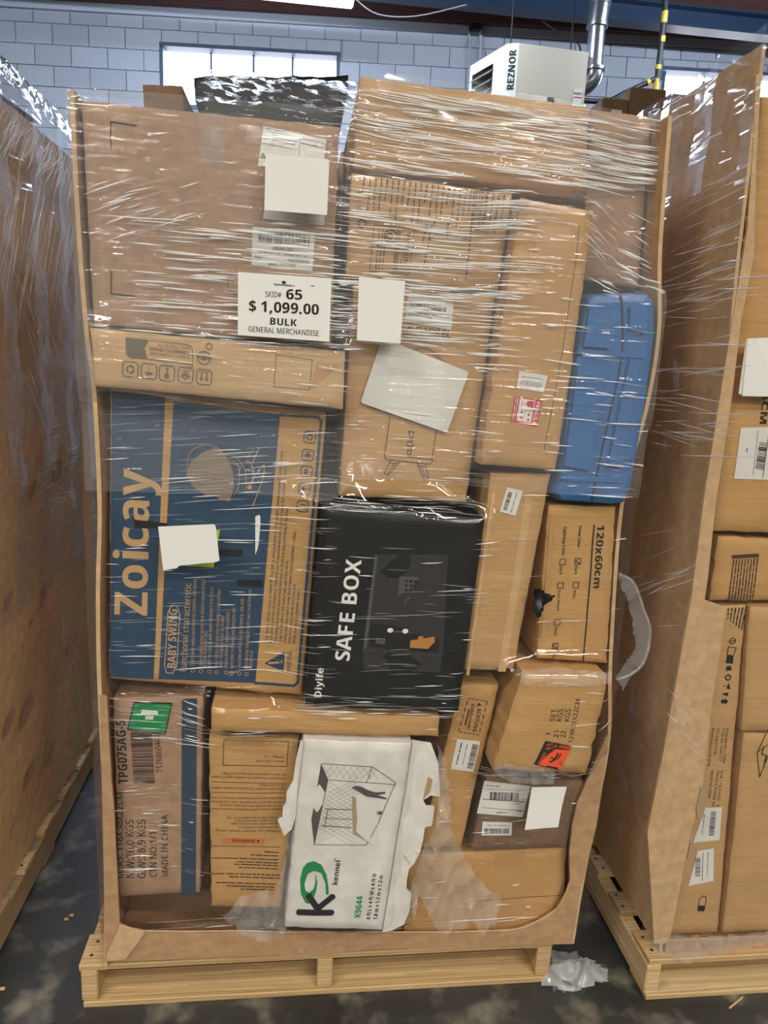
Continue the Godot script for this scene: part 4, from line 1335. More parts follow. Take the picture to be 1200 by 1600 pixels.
func left_cartons() -> void:
	# long flat carton with recycling marks
	var c := carton("flat_carton", "long flat brown carton with grey recycling icons below the large carton", [p(-0.5224,1.6706,0.035), p(-0.0038,1.6479,0.035), p(-0.005,1.5256,0.035), p(-0.5163,1.5546,0.035)], 0.8, M.kraft_pale, 0.002)
	var k := ink()
	poly(k, [p(-0.4515,1.6551,0.035), p(-0.406,1.6522,0.035), p(-0.4153,1.6351,0.035), p(-0.4093,1.6136,0.035), p(-0.4424,1.6147,0.035), p(-0.4499,1.6182,0.035), p(-0.4523,1.6257,0.035)])
	stroke(k, [p(-0.406,1.6522,0.035), p(-0.3308,1.6468,0.035), p(-0.3218,1.6434,0.035), p(-0.3193,1.6358,0.035), p(-0.3195,1.6021,0.035), p(-0.3286,1.6017,0.035)], 1.0)
	stroke(k, [p(-0.4093,1.6136,0.035), p(-0.3208,1.6072,0.035)], 1.0)
	text(k, "ÉLÉMENTS D'EMBALLAGE", p(-0.3258,1.6238,0.035), p(-0.404,1.6286,0.035), 4.4)
	text(k, "À SÉPARER ET À DÉPOSER", p(-0.3244,1.633,0.035), p(-0.405,1.6382,0.035), 4.4, 1)
	text(k, "DANS LE BAC DE TRI", p(-0.3244,1.642,0.035), p(-0.3884,1.646,0.035), 4.2)
	var kinds := [0, 1, 2, 3, 4]
	var spots := [p(-0.4442,1.5914,0.035), p(-0.4073,1.5891,0.035), p(-0.3714,1.5868,0.035), p(-0.3339,1.5845,0.035), p(-0.2962,1.5822,0.035)]
	for i in 5: icon(k, spots[i], 0.0152, kinds[i])
	ring(k, p(-0.2961,1.6213,0.035), 0.013, 1.6)
	for i in 5: stroke(k, [p(-0.2961,1.6174,0.035), p(-0.2961,1.6174,0.035) + p(0.013 * cos(0.3 + i * 0.6), 0.013 * sin(0.3 + i * 0.6), 0)], 1.6)
	ring(k, p(-0.2856,1.6451,0.035), 0.006, 1.4)
	print_on(k, "recycling_marks", M.grey_ink, c)
	k = ink()
	var rect := [p(-0.1487,1.6346,0.035), p(-0.0732,1.6275,0.035), p(-0.077,1.5648,0.035), p(-0.1523,1.5684,0.035)]
	for i in 4:
		var a: Vector3 = rect[i]; var b: Vector3 = rect[(i + 1) % 4]
		for d in 16: stroke(k, [a.lerp(b, d / 16.0), a.lerp(b, (d + 0.6) / 16.0)], 0.9)
	print_on(k, "dotted_frame", M.brown_ink, c)
	k = ink(0.0008)
	patch(k, [p(-0.0623,1.6227,0.035), p(-0.0136,1.6196,0.035), p(-0.069,1.5691,0.035), p(-0.0733,1.5797,0.035)])
	print_on(k, "tape", M.tape, c)
	# the blue baby swing carton
	c = carton("baby_swing_carton", "brown carton with large dark blue panels for a baby swing", [p(-0.4974,1.5493,-0.012), p(-0.0386,1.5166,-0.012), p(-0.078,0.8406,-0.012), p(-0.5186,0.8859,-0.012)], 0.6, M.kraft_gold, 0.002)
	k = ink(0.0007)
	patch(k, [p(-0.4936,1.5428,-0.012), p(-0.3841,1.5323,-0.012), p(-0.4198,0.8853,-0.012), p(-0.517,0.8922,-0.012)])
	patch(k, [p(-0.3668,1.5262,-0.012), p(-0.1391,1.5073,-0.012), p(-0.1868,0.8742,-0.012), p(-0.4083,0.8853,-0.012)])
	stroke(k, [p(-0.1391,1.5059,-0.012), p(-0.0565,1.5033,-0.012), p(-0.0493,1.4966,-0.012), p(-0.0878,0.8752,-0.012), p(-0.0967,0.8671,-0.012), p(-0.1868,0.8742,-0.012)], 4.5, false, true)
	print_on(k, "blue_panel", M.blue_print, c, "dark blue printed panels")
	k = ink(0.0013)
	text(k, "Zoicay", p(-0.4311,1.0402,-0.012), p(-0.4177,1.376,-0.012), 49, 1)
	text(k, "BABY SWING", p(-0.3703,0.9122,-0.012), p(-0.3643,1.0559,-0.012), 12.5, 1)
	stroke(k, [p(-0.3948,0.9186,-0.012), p(-0.3857,1.0466,-0.012), p(-0.377,1.0651,-0.012), p(-0.3642,1.0636,-0.012), p(-0.3587,1.0437,-0.012), p(-0.3674,0.9153,-0.012), p(-0.3763,0.8994,-0.012), p(-0.3907,0.9011,-0.012)], 1.3, true)
	text(k, "Functional characteristic", p(-0.3458,0.9041,-0.012), p(-0.3325,1.1173,-0.012), 9.5, 0)
	var rows := [["TIMED BABY SWING WITH REMOTE CONTROL AND MUSIC", 303, 905], ["ADJUSTABLE SWING MODE, FIVE SPEEDS SWING SPEED", 316, 905], ["IF CAN NOT BEST BED", 322, 985], ["EASY TO CLEAN AND BABY-FRIENDLY SOFT SEAT", 329, 915], ["BUILT-IN PILLOW AND SAFE SEAT-BELT, COMFORTABLE", 340, 918], ["AND 10 SOUND DATA IN TONES", 347, 960], ["MANUAL PRODUCT AND BUTTON CONTROL", 355, 952], ["REMOVABLE SUNSHADE AND MOSQUITO NET", 364, 945], ["UNCERN AFTER-SALES SERVICE, WE ARE", 376, 930], ["USED BEYOND THE WEIGHT LIMIT, MAY CAUSE DAMAGE", 387, 915], ["WEIGHT 28 LB", 394, 1012]]
	var lift := p(-0.331,1.1279,-0.012) - p(-0.3384,0.9184,-0.012)
	for r in rows:
		var base: Vector3 = (p(-0.3326,0.9184,-0.012)).lerp(p(-0.1857,0.9082,-0.012), (r[1] - 300) / 100.0)
		text(k, r[0], base, base + lift * ((1042.0 - r[2]) / 136.0), 4.4)
		if not r[1] in [322, 347, 394]: ring(k, base + p(-0.003, -0.012, 0), 0.0042, 0.8)
	# outline drawing of the swing in board colour
	stroke(k, [p(-0.269,1.4271,-0.012), p(-0.2794,1.3999,-0.012), p(-0.2905,1.364,-0.012), p(-0.3004,1.3206,-0.012)], 1.3)
	stroke(k, curve([p(-0.3388,1.3627,-0.012), p(-0.337,1.4052,-0.012), p(-0.3218,1.4268,-0.012), p(-0.2944,1.4347,-0.012), p(-0.2711,1.427,-0.012)], 4), 0.7)
	stroke(k, curve([p(-0.2573,1.4147,-0.012), p(-0.238,1.4111,-0.012), p(-0.224,1.3987,-0.012), p(-0.2127,1.3733,-0.012), p(-0.2124,1.3373,-0.012)], 4), 0.8)
	stroke(k, curve([p(-0.2518,1.4036,-0.012), p(-0.2351,1.3984,-0.012), p(-0.2267,1.3801,-0.012), p(-0.2279,1.3441,-0.012), p(-0.2348,1.3295,-0.012)], 4), 0.8)
	stroke(k, curve([p(-0.2129,1.4012,-0.012), p(-0.201,1.3966,-0.012), p(-0.1959,1.3716,-0.012), p(-0.2026,1.3411,-0.012)], 4), 1.6)
	stroke(k, [p(-0.249,1.398,-0.012), p(-0.224,1.3902,-0.012), p(-0.2266,1.37,-0.012), p(-0.2155,1.3675,-0.012)], 0.8)
	stroke(k, curve([p(-0.2088,1.4077,-0.012), p(-0.2019,1.4221,-0.012), p(-0.195,1.428,-0.012)], 4), 0.7)
	stroke(k, [p(-0.1839,1.4312,-0.012), p(-0.188,1.4226,-0.012), p(-0.1976,1.3995,-0.012)], 1.5)
	stroke(k, curve([p(-0.2013,1.3477,-0.012), p(-0.1903,1.3711,-0.012), p(-0.1765,1.3916,-0.012), p(-0.1723,1.3924,-0.012), p(-0.1735,1.3744,-0.012), p(-0.1788,1.3519,-0.012), p(-0.1967,1.3005,-0.012)], 4), 1.3)
	disc(k, p(-0.2041,1.3433,-0.012), 0.0055)
	poly(k, [p(-0.503,1.1779,-0.012), p(-0.4932,1.184,-0.012), p(-0.4902,1.1929,-0.012), p(-0.4942,1.1972,-0.012)])
	print_on(k, "printed_lettering", M.kraft_ink, c)
	k = ink(0.0013)
	poly(k, [p(-0.3414,1.3697,-0.012), p(-0.3316,1.3955,-0.012), p(-0.3075,1.4174,-0.012), p(-0.2807,1.4281,-0.012), p(-0.2642,1.4216,-0.012), p(-0.2518,1.405,-0.012), p(-0.2399,1.3754,-0.012), p(-0.2377,1.3453,-0.012), p(-0.2474,1.3096,-0.012), p(-0.2691,1.3141,-0.012), p(-0.2788,1.3211,-0.012), p(-0.3004,1.3192,-0.012), p(-0.31,1.3305,-0.012), p(-0.3293,1.3429,-0.012)])
	print_on(k, "swing_canopy_print", M.kraft_ink_dim, c, "dim brown drawing of the swing's hood")
	k = ink(0.0013)
	poly(k, [p(-0.1666,0.9242,-0.012), p(-0.1194,0.953,-0.012), p(-0.1215,0.9031,-0.012)])
	text(k, "WARNING", p(-0.105,0.903,-0.012), p(-0.103,0.953,-0.012), 6.5, 0)
	var warn := ["To prevent serious injury or death from a fall or strangulation by the straps, always secure the infant in the", "Contains button cell battery. Hazardous if swallowed (see instructions for remote control)", "Stop using the product when infant attempts to climb out (approximately 9 months)", "Stop using when the baby has reached 28 lb", "Always keep the infant in view. Do not leave infant unattended in swing.", "Never carry the product with the infant in the upper", "Never use on any elevated surface"]
	var tops := [705, 722, 790, 870, 822, 905, 912]
	for i in 7:
		var b0: Vector3 = (p(-0.1598,0.977,-0.012)).lerp(p(-0.0959,0.9722,-0.012), i / 6.0)
		var up0: Vector3 = (p(-0.1307,1.4258,-0.012)).lerp(p(-0.067,1.4178,-0.012), i / 6.0)
		text(k, warn[i], b0, b0.lerp(up0, (1003.0 - tops[i]) / 298.0), 4.4)
	var ic := [p(-0.0737,1.459,-0.012), p(-0.0769,1.4189,-0.012), p(-0.0789,1.3814,-0.012), p(-0.0822,1.3421,-0.012), p(-0.0856,1.3024,-0.012)]
	for i in 5: icon(k, ic[i], 0.0125, [0, 3, 5, 6, 7][i])
	print_on(k, "blue_lettering", M.blue_ink, c)
	k = ink(0.0018)
	stroke(k, [p(-0.1547,0.925,-0.012), p(-0.1338,0.9265,-0.012)], 3.4, false, true)
	disc(k, p(-0.1264,0.9273,-0.012), 0.0026)
	print_on(k, "exclamation_mark", M.kraft_ink, c)
	for q in [[p(-0.4555,1.265,-0.012), p(-0.3827,1.2578,-0.012), p(-0.3829,1.2476,-0.012), p(-0.4532,1.2462,-0.012)], [p(-0.274,1.2008,-0.012), p(-0.2186,1.2002,-0.012), p(-0.2185,1.1836,-0.012), p(-0.274,1.1843,-0.012)], [p(-0.2297,1.1275,-0.012), p(-0.172,1.1296,-0.012), p(-0.1718,1.1113,-0.012), p(-0.2296,1.1137,-0.012)]]:
		k = ink(0.0022)
		patch(k, q)
		print_on(k, "strap_tape", M.black_tape, c, "black tape strap")
	sticker(c, "lime_label", [p(-0.344,1.2483,-0.012), p(-0.2684,1.2439,-0.012), p(-0.2826,1.1572,-0.012), p(-0.3448,1.1593,-0.012)], M.lime, "lime green edged label", 0.0026)
	k = ink(0.0022)
	poly(k, curve([p(-0.1908,1.2764,-0.012), p(-0.1794,1.2767,-0.012), p(-0.183,1.2127,-0.012), p(-0.1899,1.1886,-0.012)], 3))
	print_on(k, "paper_sliver", M.paper, c, "torn sliver of white paper")
	# carton with item number and barcode
	c = carton("shipping_carton", "brown carton with black lettering, barcode and a dark blue stripe", [p(-0.5174,0.8276,-0.03), p(-0.3105,0.8289,-0.03), p(-0.3209,0.2947,-0.03), p(-0.5177,0.2891,-0.03)], 0.55, M.kraft_red, 0.002)
	k = ink(0.0007)
	patch(k, [p(-0.3595,0.8261,-0.03), p(-0.3239,0.8274,-0.03), p(-0.3304,0.2951,-0.03), p(-0.3666,0.2931,-0.03)])
	print_on(k, "blue_stripe", M.stripe, c, "dark blue stripe")
	k = ink()
	text(k, "TPG075AG-S", p(-0.4881,0.6064,-0.03), p(-0.4898,0.774,-0.03), 14, 1)
	bars(k, p(-0.4747,0.6069,-0.03), p(-0.4788,0.7435,-0.03), p(-0.4252,0.6074,-0.03) - p(-0.4747,0.6069,-0.03), 34)
	text(k, "7176860442", p(-0.4059,0.636,-0.03), p(-0.4111,0.7341,-0.03), 9)
	text(k, "MEAS: 118X50X22CM", p(-0.5053,0.3488,-0.03), p(-0.5007,0.5835,-0.03), 9.5)
	text(k, "N.W:26.0 KGS", p(-0.4792,0.3477,-0.03), p(-0.477,0.5099,-0.03), 11.5)
	text(k, "G.W:28.9 KGS", p(-0.4515,0.3465,-0.03), p(-0.4497,0.5091,-0.03), 11.5)
	text(k, "CTN NO:1/1", p(-0.4245,0.349,-0.03), p(-0.423,0.4729,-0.03), 10.5)
	text(k, "MADE IN CHINA", p(-0.3972,0.3496,-0.03), p(-0.3963,0.519,-0.03), 9.5)
	print_on(k, "printed_lettering", M.black_ink, c)
	var l := sticker(c, "green_label", [p(-0.4697,0.8206,-0.03), p(-0.3812,0.8165,-0.03), p(-0.3977,0.7339,-0.03), p(-0.4865,0.7494,-0.03)], M.black_ink, "green label with a black border")
	var g := sticker(c, "green_face", [p(-0.4676,0.8174,-0.03), p(-0.384,0.8132,-0.03), p(-0.3999,0.7373,-0.03), p(-0.483,0.7518,-0.03)], M.green_ink, "green face of the label", 0.0023)
	k = ink(0.0028)
	patch(k, [p(-0.4511,0.8008,-0.03), p(-0.4145,0.7971,-0.03), p(-0.4147,0.7856,-0.03), p(-0.4543,0.7894,-0.03)])
	patch(k, [p(-0.4426,0.7859,-0.03), p(-0.4235,0.7841,-0.03), p(-0.4267,0.7742,-0.03), p(-0.4443,0.7761,-0.03)])
	print_on(k, "emblem", M.label_paper, g)
	# low carton set well back below it
	c = carton("shipping_carton", "low brown carton set back below the blue striped one", [p(-0.52, 0.283, -0.30), p(-0.33, 0.287, -0.30), p(-0.33, 0.138, -0.30), p(-0.52, 0.138, -0.30)], 0.25, M.kraft, 0.0)

func centre_cartons() -> void:
	var c := carton("barrel_carton", "brown carton with line drawing of a barrel with tap", [p(0.0112,1.7922,-0.004), p(0.3204,1.7802,-0.004), p(0.2873,1.3201,-0.004), p(-0.0032,1.3294,-0.004)], 0.6, M.kraft, 0.002)
	var l := sticker(c, "barcode_label", [p(0.1302,1.7778,-0.004), p(0.229,1.7672,-0.004), p(0.226,1.7044,-0.004), p(0.1237,1.7161,-0.004)], M.label_paper, "white barcode label under film")
	var k := ink(0.0024)
	bars(k, p(0.1325,1.7607,-0.004), p(0.2145,1.7504,-0.004), p(0.1317,1.75,-0.004) - p(0.1325,1.7607,-0.004), 26)
	dashes(k, p(0.1572,1.7447,-0.004), p(0.1855,1.7408,-0.004), 1.4)
	dashes(k, p(0.145,1.7373,-0.004), p(0.2216,1.7292,-0.004), 1.0)
	text(k, "New Made in China", p(0.1299,1.7312,-0.004), p(0.1822,1.7258,-0.004), 3)
	print_on(k, "printed_lettering", M.black_ink, l)
	k = ink()
	text(k, "LA BARREL", p(0.1192,1.6957,-0.004), p(0.2272,1.6874,-0.004), 11.5)
	stroke(k, curve([p(0.1385,1.6504,-0.004), p(0.1453,1.6555,-0.004), p(0.1689,1.6642,-0.004), p(0.1951,1.653,-0.004), p(0.2141,1.6346,-0.004)], 4), 0.9)
	stroke(k, curve([p(0.1896,1.65,-0.004), p(0.1986,1.6436,-0.004), p(0.2079,1.6316,-0.004)], 4), 0.9)
	stroke(k, [p(0.1026,1.5176,-0.004), p(0.0939,1.4267,-0.004)], 1.2)
	stroke(k, [p(0.2083,1.4852,-0.004), p(0.2022,1.417,-0.004)], 1.2)
	stroke(k, [p(0.0954,1.4268,-0.004), p(0.2036,1.4185,-0.004)], 1.2)
	stroke(k, [p(0.0939,1.4267,-0.004), p(0.0943,1.4187,-0.004), p(0.1003,1.4154,-0.004), p(0.1969,1.4081,-0.004), p(0.2019,1.4097,-0.004), p(0.2036,1.4185,-0.004)], 1.2)
	stroke(k, [p(0.1076,1.4141,-0.004), p(0.0944,1.3847,-0.004), p(0.1034,1.3791,-0.004), p(0.1273,1.4118,-0.004)], 1.2)
	stroke(k, [p(0.1179,1.4101,-0.004), p(0.1005,1.3805,-0.004)], 1.0)
	stroke(k, [p(0.1063,1.4098,-0.004), p(0.1137,1.4071,-0.004), p(0.1267,1.4089,-0.004)], 1.0)
	stroke(k, [p(0.169,1.4087,-0.004), p(0.1873,1.3717,-0.004), p(0.1974,1.3751,-0.004), p(0.1883,1.4049,-0.004)], 1.2)
	stroke(k, [p(0.178,1.4046,-0.004), p(0.1931,1.3728,-0.004)], 1.0)
	stroke(k, [p(0.1707,1.4044,-0.004), p(0.1797,1.4017,-0.004), p(0.1884,1.4034,-0.004)], 1.0)
	stroke(k, [p(0.1455,1.4801,-0.004), p(0.1578,1.4791,-0.004), p(0.1556,1.4667,-0.004), p(0.1489,1.4665,-0.004)], 1.2, true)
	stroke(k, [p(0.1498,1.4665,-0.004), p(0.1489,1.4573,-0.004), p(0.1539,1.4575,-0.004), p(0.1549,1.4667,-0.004)], 1.0)
	stroke(k, [p(0.1418,1.4528,-0.004), p(0.146,1.4572,-0.004), p(0.1562,1.4554,-0.004), p(0.158,1.4497,-0.004), p(0.1538,1.4467,-0.004), p(0.145,1.4477,-0.004)], 1.2, true)
	stroke(k, [p(0.1465,1.4471,-0.004), p(0.1452,1.4298,-0.004), p(0.1519,1.428,-0.004), p(0.1545,1.4468,-0.004)], 1.2)
	stroke(k, [p(0.1458,1.4385,-0.004), p(0.1533,1.4365,-0.004)], 1.0)
	print_on(k, "line_drawing", M.brown_ink, c)
	# black carton for a safe
	c = carton("safe_carton", "black glossy carton for a safe with large white lettering", [p(-0.0417,1.318,0.045), p(0.3208,1.2941,0.045), p(0.2943,0.8225,0.045), p(-0.0695,0.846,0.045)], 0.45, M.black_card, 0.002)
	k = ink()
	text(k, "SAFE BOX", p(0.0289,0.9541,0.045), p(0.0473,1.1946,0.045), 23, 1)
	text(k, "Diyife", p(-0.0338,0.8649,0.045), p(-0.0293,0.9362,0.045), 10.5, 1)
	print_on(k, "white_lettering", M.white_ink, c)
	k = ink()
	poly(k, [p(0.0769,1.2084,0.045), p(0.2427,1.2109,0.045), p(0.2463,0.9678,0.045), p(0.0587,0.9823,0.045)])
	poly(k, [p(0.0588,0.9799,0.045), p(0.2435,0.9655,0.045), p(0.2429,0.9255,0.045), p(0.0622,0.9327,0.045)])
	print_on(k, "safe_picture", M.safe_grey, c, "dark grey picture of an open safe")
	k = ink(0.0016)
	poly(k, [p(0.0769,1.2084,0.045), p(0.0828,1.2055,0.045), p(0.0674,0.9862,0.045), p(0.0587,0.9823,0.045)])
	poly(k, [p(0.1343,1.1584,0.045), p(0.1901,1.156,0.045), p(0.1912,1.0858,0.045), p(0.1335,1.0885,0.045)])
	stroke(k, [p(0.0588,0.9815,0.045), p(0.2464,0.967,0.045)], 1.0)
	disc(k, p(0.1616,1.0856,0.045), 0.028)
	print_on(k, "safe_picture_light", M.safe_light, c)
	k = ink(0.0020)
	disc(k, p(0.1628,1.0918,0.045), 0.021)
	poly(k, [p(0.0738,1.0452,0.045), p(0.2362,1.0333,0.045), p(0.2353,0.975,0.045), p(0.0732,0.9893,0.045)])
	for i in 3:
		for j in 4: disc(k, (p(0.1509,1.148,0.045)).lerp(p(0.1819,1.1453,0.045), j / 3.0) + p(0, -0.011 * i, 0), 0.0034)
	for i in 40:
		var a: Vector3 = (p(0.2515,1.1216,0.045)).lerp(p(0.248,0.8932,0.045), i / 39.0)
		stroke(k, [a, a + p(0.012, 0.004, 0), a + p(0.024, -0.001, 0), a + p(0.036, -0.008, 0)], 0.8)
	print_on(k, "safe_picture_dark", M.safe_dark, c)
	k = ink(0.0024)
	disc(k, p(0.1641,1.0949,0.045), 0.0155)
	poly(k, [p(0.0885,1.0111,0.045), p(0.1093,1.0096,0.045), p(0.1084,0.9955,0.045), p(0.0876,0.9971,0.045)])
	print_on(k, "knob_print", M.safe_light, c)
	k = ink(0.0028)
	for q in [p(0.1194,1.0298,0.045), p(0.1543,1.0276,0.045), p(0.1902,1.0253,0.045)]: disc(k, q, 0.0068, 0.85)
	print_on(k, "lamp_print", M.white_ink, c)
	k = ink(0.0028)
	poly(k, [p(0.1674,1.005,0.045), p(0.2223,1.0145,0.045), p(0.2246,1.0019,0.045), p(0.2091,0.9845,0.045), p(0.1669,0.9877,0.045)])
	poly(k, [p(0.1849,1.0144,0.045), p(0.1967,1.016,0.045), p(0.1985,0.9861,0.045), p(0.1864,0.9861,0.045)])
	print_on(k, "gold_print", M.gold_ink, c, "gold bars in the picture")

func right_cartons() -> void:
	# tall narrow carton with a fragile sticker
	var c := carton("tall_carton", "tall narrow taped carton with a red fragile sticker", [p(0.3459,1.9733,0.055), p(0.5038,1.9565,0.055), p(0.4745,1.4107,0.055), p(0.3003,1.4171,0.055)], 0.45, M.kraft_gold, 0.004, "cartons stacked in the skids", 0.008)
	var k := ink(0.0006)
	patch(k, [p(0.3833,1.9211,0.055), p(0.4565,1.9182,0.055), p(0.4345,1.4595,0.055), p(0.3528,1.464,0.055)])
	print_on(k, "tape", M.tape, c, "broad brown tape down the front")
	k = ink(0.0009)
	stroke(k, [p(0.472,1.9293,0.055), p(0.4717,1.8658,0.055), p(0.4622,1.6816,0.055), p(0.441,1.4526,0.055)], 0.9)
	stroke(k, [p(0.3796,1.9309,0.055), p(0.4445,1.9275,0.055)], 1.4)
	print_on(k, "flap_joint", M.brown_ink, c)
	var l := sticker(c, "address_label", [p(0.3693,1.6248,0.055), p(0.4328,1.6167,0.055), p(0.4275,1.5808,0.055), p(0.3668,1.588,0.055)], M.label_paper, "small white printed label")
	k = ink(0.0024)
	for i in 11: dashes(k, (p(0.3752,1.606,0.055)).lerp(p(0.4214,1.5998,0.055), i / 10.0), (p(0.3746,1.5965,0.055)).lerp(p(0.4195,1.5901,0.055), i / 10.0), 1.2)
	dashes(k, p(0.376,1.6129,0.055), p(0.4235,1.6081,0.055), 1.0)
	print_on(k, "printed_text", M.grey_ink, l)
	l = sticker(c, "fragile_sticker", [p(0.3654,1.5701,0.055), p(0.4263,1.5629,0.055), p(0.4179,1.5055,0.055), p(0.3593,1.516,0.055)], M.red_ink, "red fragile sticker")
	k = ink(0.0024)
	poly(k, [p(0.3765,1.5664,0.055), p(0.4105,1.5622,0.055), p(0.4049,1.5134,0.055), p(0.3728,1.5179,0.055)])
	text(k, "FRAGILE", p(0.4136,1.5603,0.055), p(0.4079,1.5121,0.055), 6.2, 1)
	dashes(k, p(0.3686,1.5661,0.055), p(0.3626,1.5189,0.055), 1.0)
	dashes(k, p(0.3729,1.5663,0.055), p(0.3676,1.5191,0.055), 1.0)
	print_on(k, "white_print", M.white_ink, l)
	k = ink(0.0029)
	poly(k, [p(0.4085,1.5608,0.055), p(0.4066,1.5427,0.055), p(0.4005,1.5467,0.055), p(0.4014,1.5522,0.055), p(0.3976,1.5465,0.055), p(0.3929,1.5505,0.055), p(0.3909,1.5573,0.055), p(0.3962,1.5617,0.055)])
	stroke(k, [p(0.392,1.5532,0.055), p(0.3818,1.5549,0.055)], 0.9)
	stroke(k, [p(0.3827,1.5605,0.055), p(0.3802,1.5486,0.055)], 0.9)
	stroke(k, [p(0.3765,1.5416,0.055), p(0.407,1.5379,0.055)], 0.5)
	stroke(k, [p(0.391,1.5394,0.055), p(0.3859,1.5155,0.055)], 0.5)
	for q in [p(0.3989,1.5313,0.055), p(0.3985,1.5202,0.055), p(0.3827,1.5363,0.055), p(0.3822,1.5252,0.055)]: disc(k, q, 0.0028)
	print_on(k, "glass_print", M.red_ink, l)
	# blue moulded plastic case standing on end
	blue_case()
	c = carton("shipping_carton", "brown carton with a light tape stripe beside the black one", [p(0.333,1.3954,0.03), p(0.471,1.3978,0.03), p(0.4247,0.9244,0.03), p(0.3062,0.9217,0.03)], 0.45, M.kraft, 0.002)
	k = ink(0.0006)
	patch(k, [p(0.4159,1.3448,0.03), p(0.434,1.3438,0.03), p(0.4048,0.918,0.03), p(0.3858,0.9197,0.03)])
	patch(k, [p(0.3364,1.3517,0.03), p(0.3453,1.3519,0.03), p(0.3163,0.9102,0.03), p(0.3086,0.9103,0.03)])
	print_on(k, "tape", M.kraft_pale, c, "pale tape stripe")
	l = sticker(c, "barcode_label", [p(0.3709,1.3658,0.03), p(0.4088,1.3579,0.03), p(0.3958,1.2997,0.03), p(0.3576,1.3093,0.03)], M.label_paper, "white barcode label set askew")
	k = ink(0.0024)
	bars(k, p(0.3747,1.3556,0.03), p(0.3647,1.314,0.03), p(0.3838,1.3529,0.03) - p(0.3747,1.3556,0.03), 16)
	dashes(k, p(0.3943,1.3531,0.03), p(0.3846,1.3085,0.03), 1.0)
	print_on(k, "barcode", M.grey_ink, l)
	# table carton with its size in large figures
	c = carton("table_carton", "pale carton with large printed size and tick boxes below the blue case", [p(0.4769,1.3249,0.02), p(0.6389,1.3226,0.02), p(0.6614,0.9323,0.02), p(0.4844,0.9461,0.02)], 0.45, M.kraft_gold, 0.004)
	k = ink()
	text(k, "120x60cm", p(0.5977,1.2805,0.02), p(0.6036,1.1269,0.02), 12, 1)
	stroke(k, [p(0.5892,1.2803,0.02), p(0.599,0.9392,0.02)], 2.4)
	text(k, "Frame Color:", p(0.5522,1.278,0.02), p(0.5547,1.2243,0.02), 4.8, 1)
	text(k, "Tabletop Color:", p(0.5154,1.275,0.02), p(0.5195,1.2036,0.02), 4.8, 1)
	for b in [[p(0.5588,1.1925,0.02), true], [p(0.5602,1.1342,0.02), false], [p(0.5224,1.1902,0.02), false], [p(0.5232,1.1319,0.02), false], [p(0.5244,1.0398,0.02), false], [p(0.5249,0.9805,0.02), true]]:
		var q: Vector3 = b[0]
		var s := 0.0068
		stroke(k, [q + p(-s, s, 0), q + p(s, s, 0), q + p(s, -s, 0), q + p(-s, -s, 0)], 1.0, true)
		if b[1]: stroke(k, [q + p(0.001, 0.005, 0), q + p(-0.005, 0, 0), q + p(0.006, -0.006, 0)], 1.2)
	text(k, "Black", p(0.5528,1.1822,0.02), p(0.5535,1.1603,0.02), 4.6)
	text(k, "White", p(0.5559,1.1224,0.02), p(0.5558,1.1002,0.02), 4.6)
	text(k, "Black", p(0.5167,1.1802,0.02), p(0.5177,1.1591,0.02), 4.6)
	text(k, "Rustic Brown", p(0.5183,1.1205,0.02), p(0.5202,1.0695,0.02), 4.6)
	text(k, "White", p(0.5189,1.0293,0.02), p(0.52,1.0066,0.02), 4.6)
	text(k, "Walnut", p(0.5203,0.9674,0.02), p(0.5215,0.9419,0.02), 4.6)
	print_on(k, "printed_lettering", M.black_ink, c)
	k = ink(0.0006)
	patch(k, [p(0.4824,1.2994,0.02), p(0.4915,1.2996,0.02), p(0.4989,0.9952,0.02), p(0.4894,0.9952,0.02)])
	patch(k, [p(0.5678,1.0682,0.02), p(0.6401,1.0638,0.02), p(0.6469,0.9457,0.02), p(0.5687,0.9509,0.02)])
	print_on(k, "tape", M.tape, c)

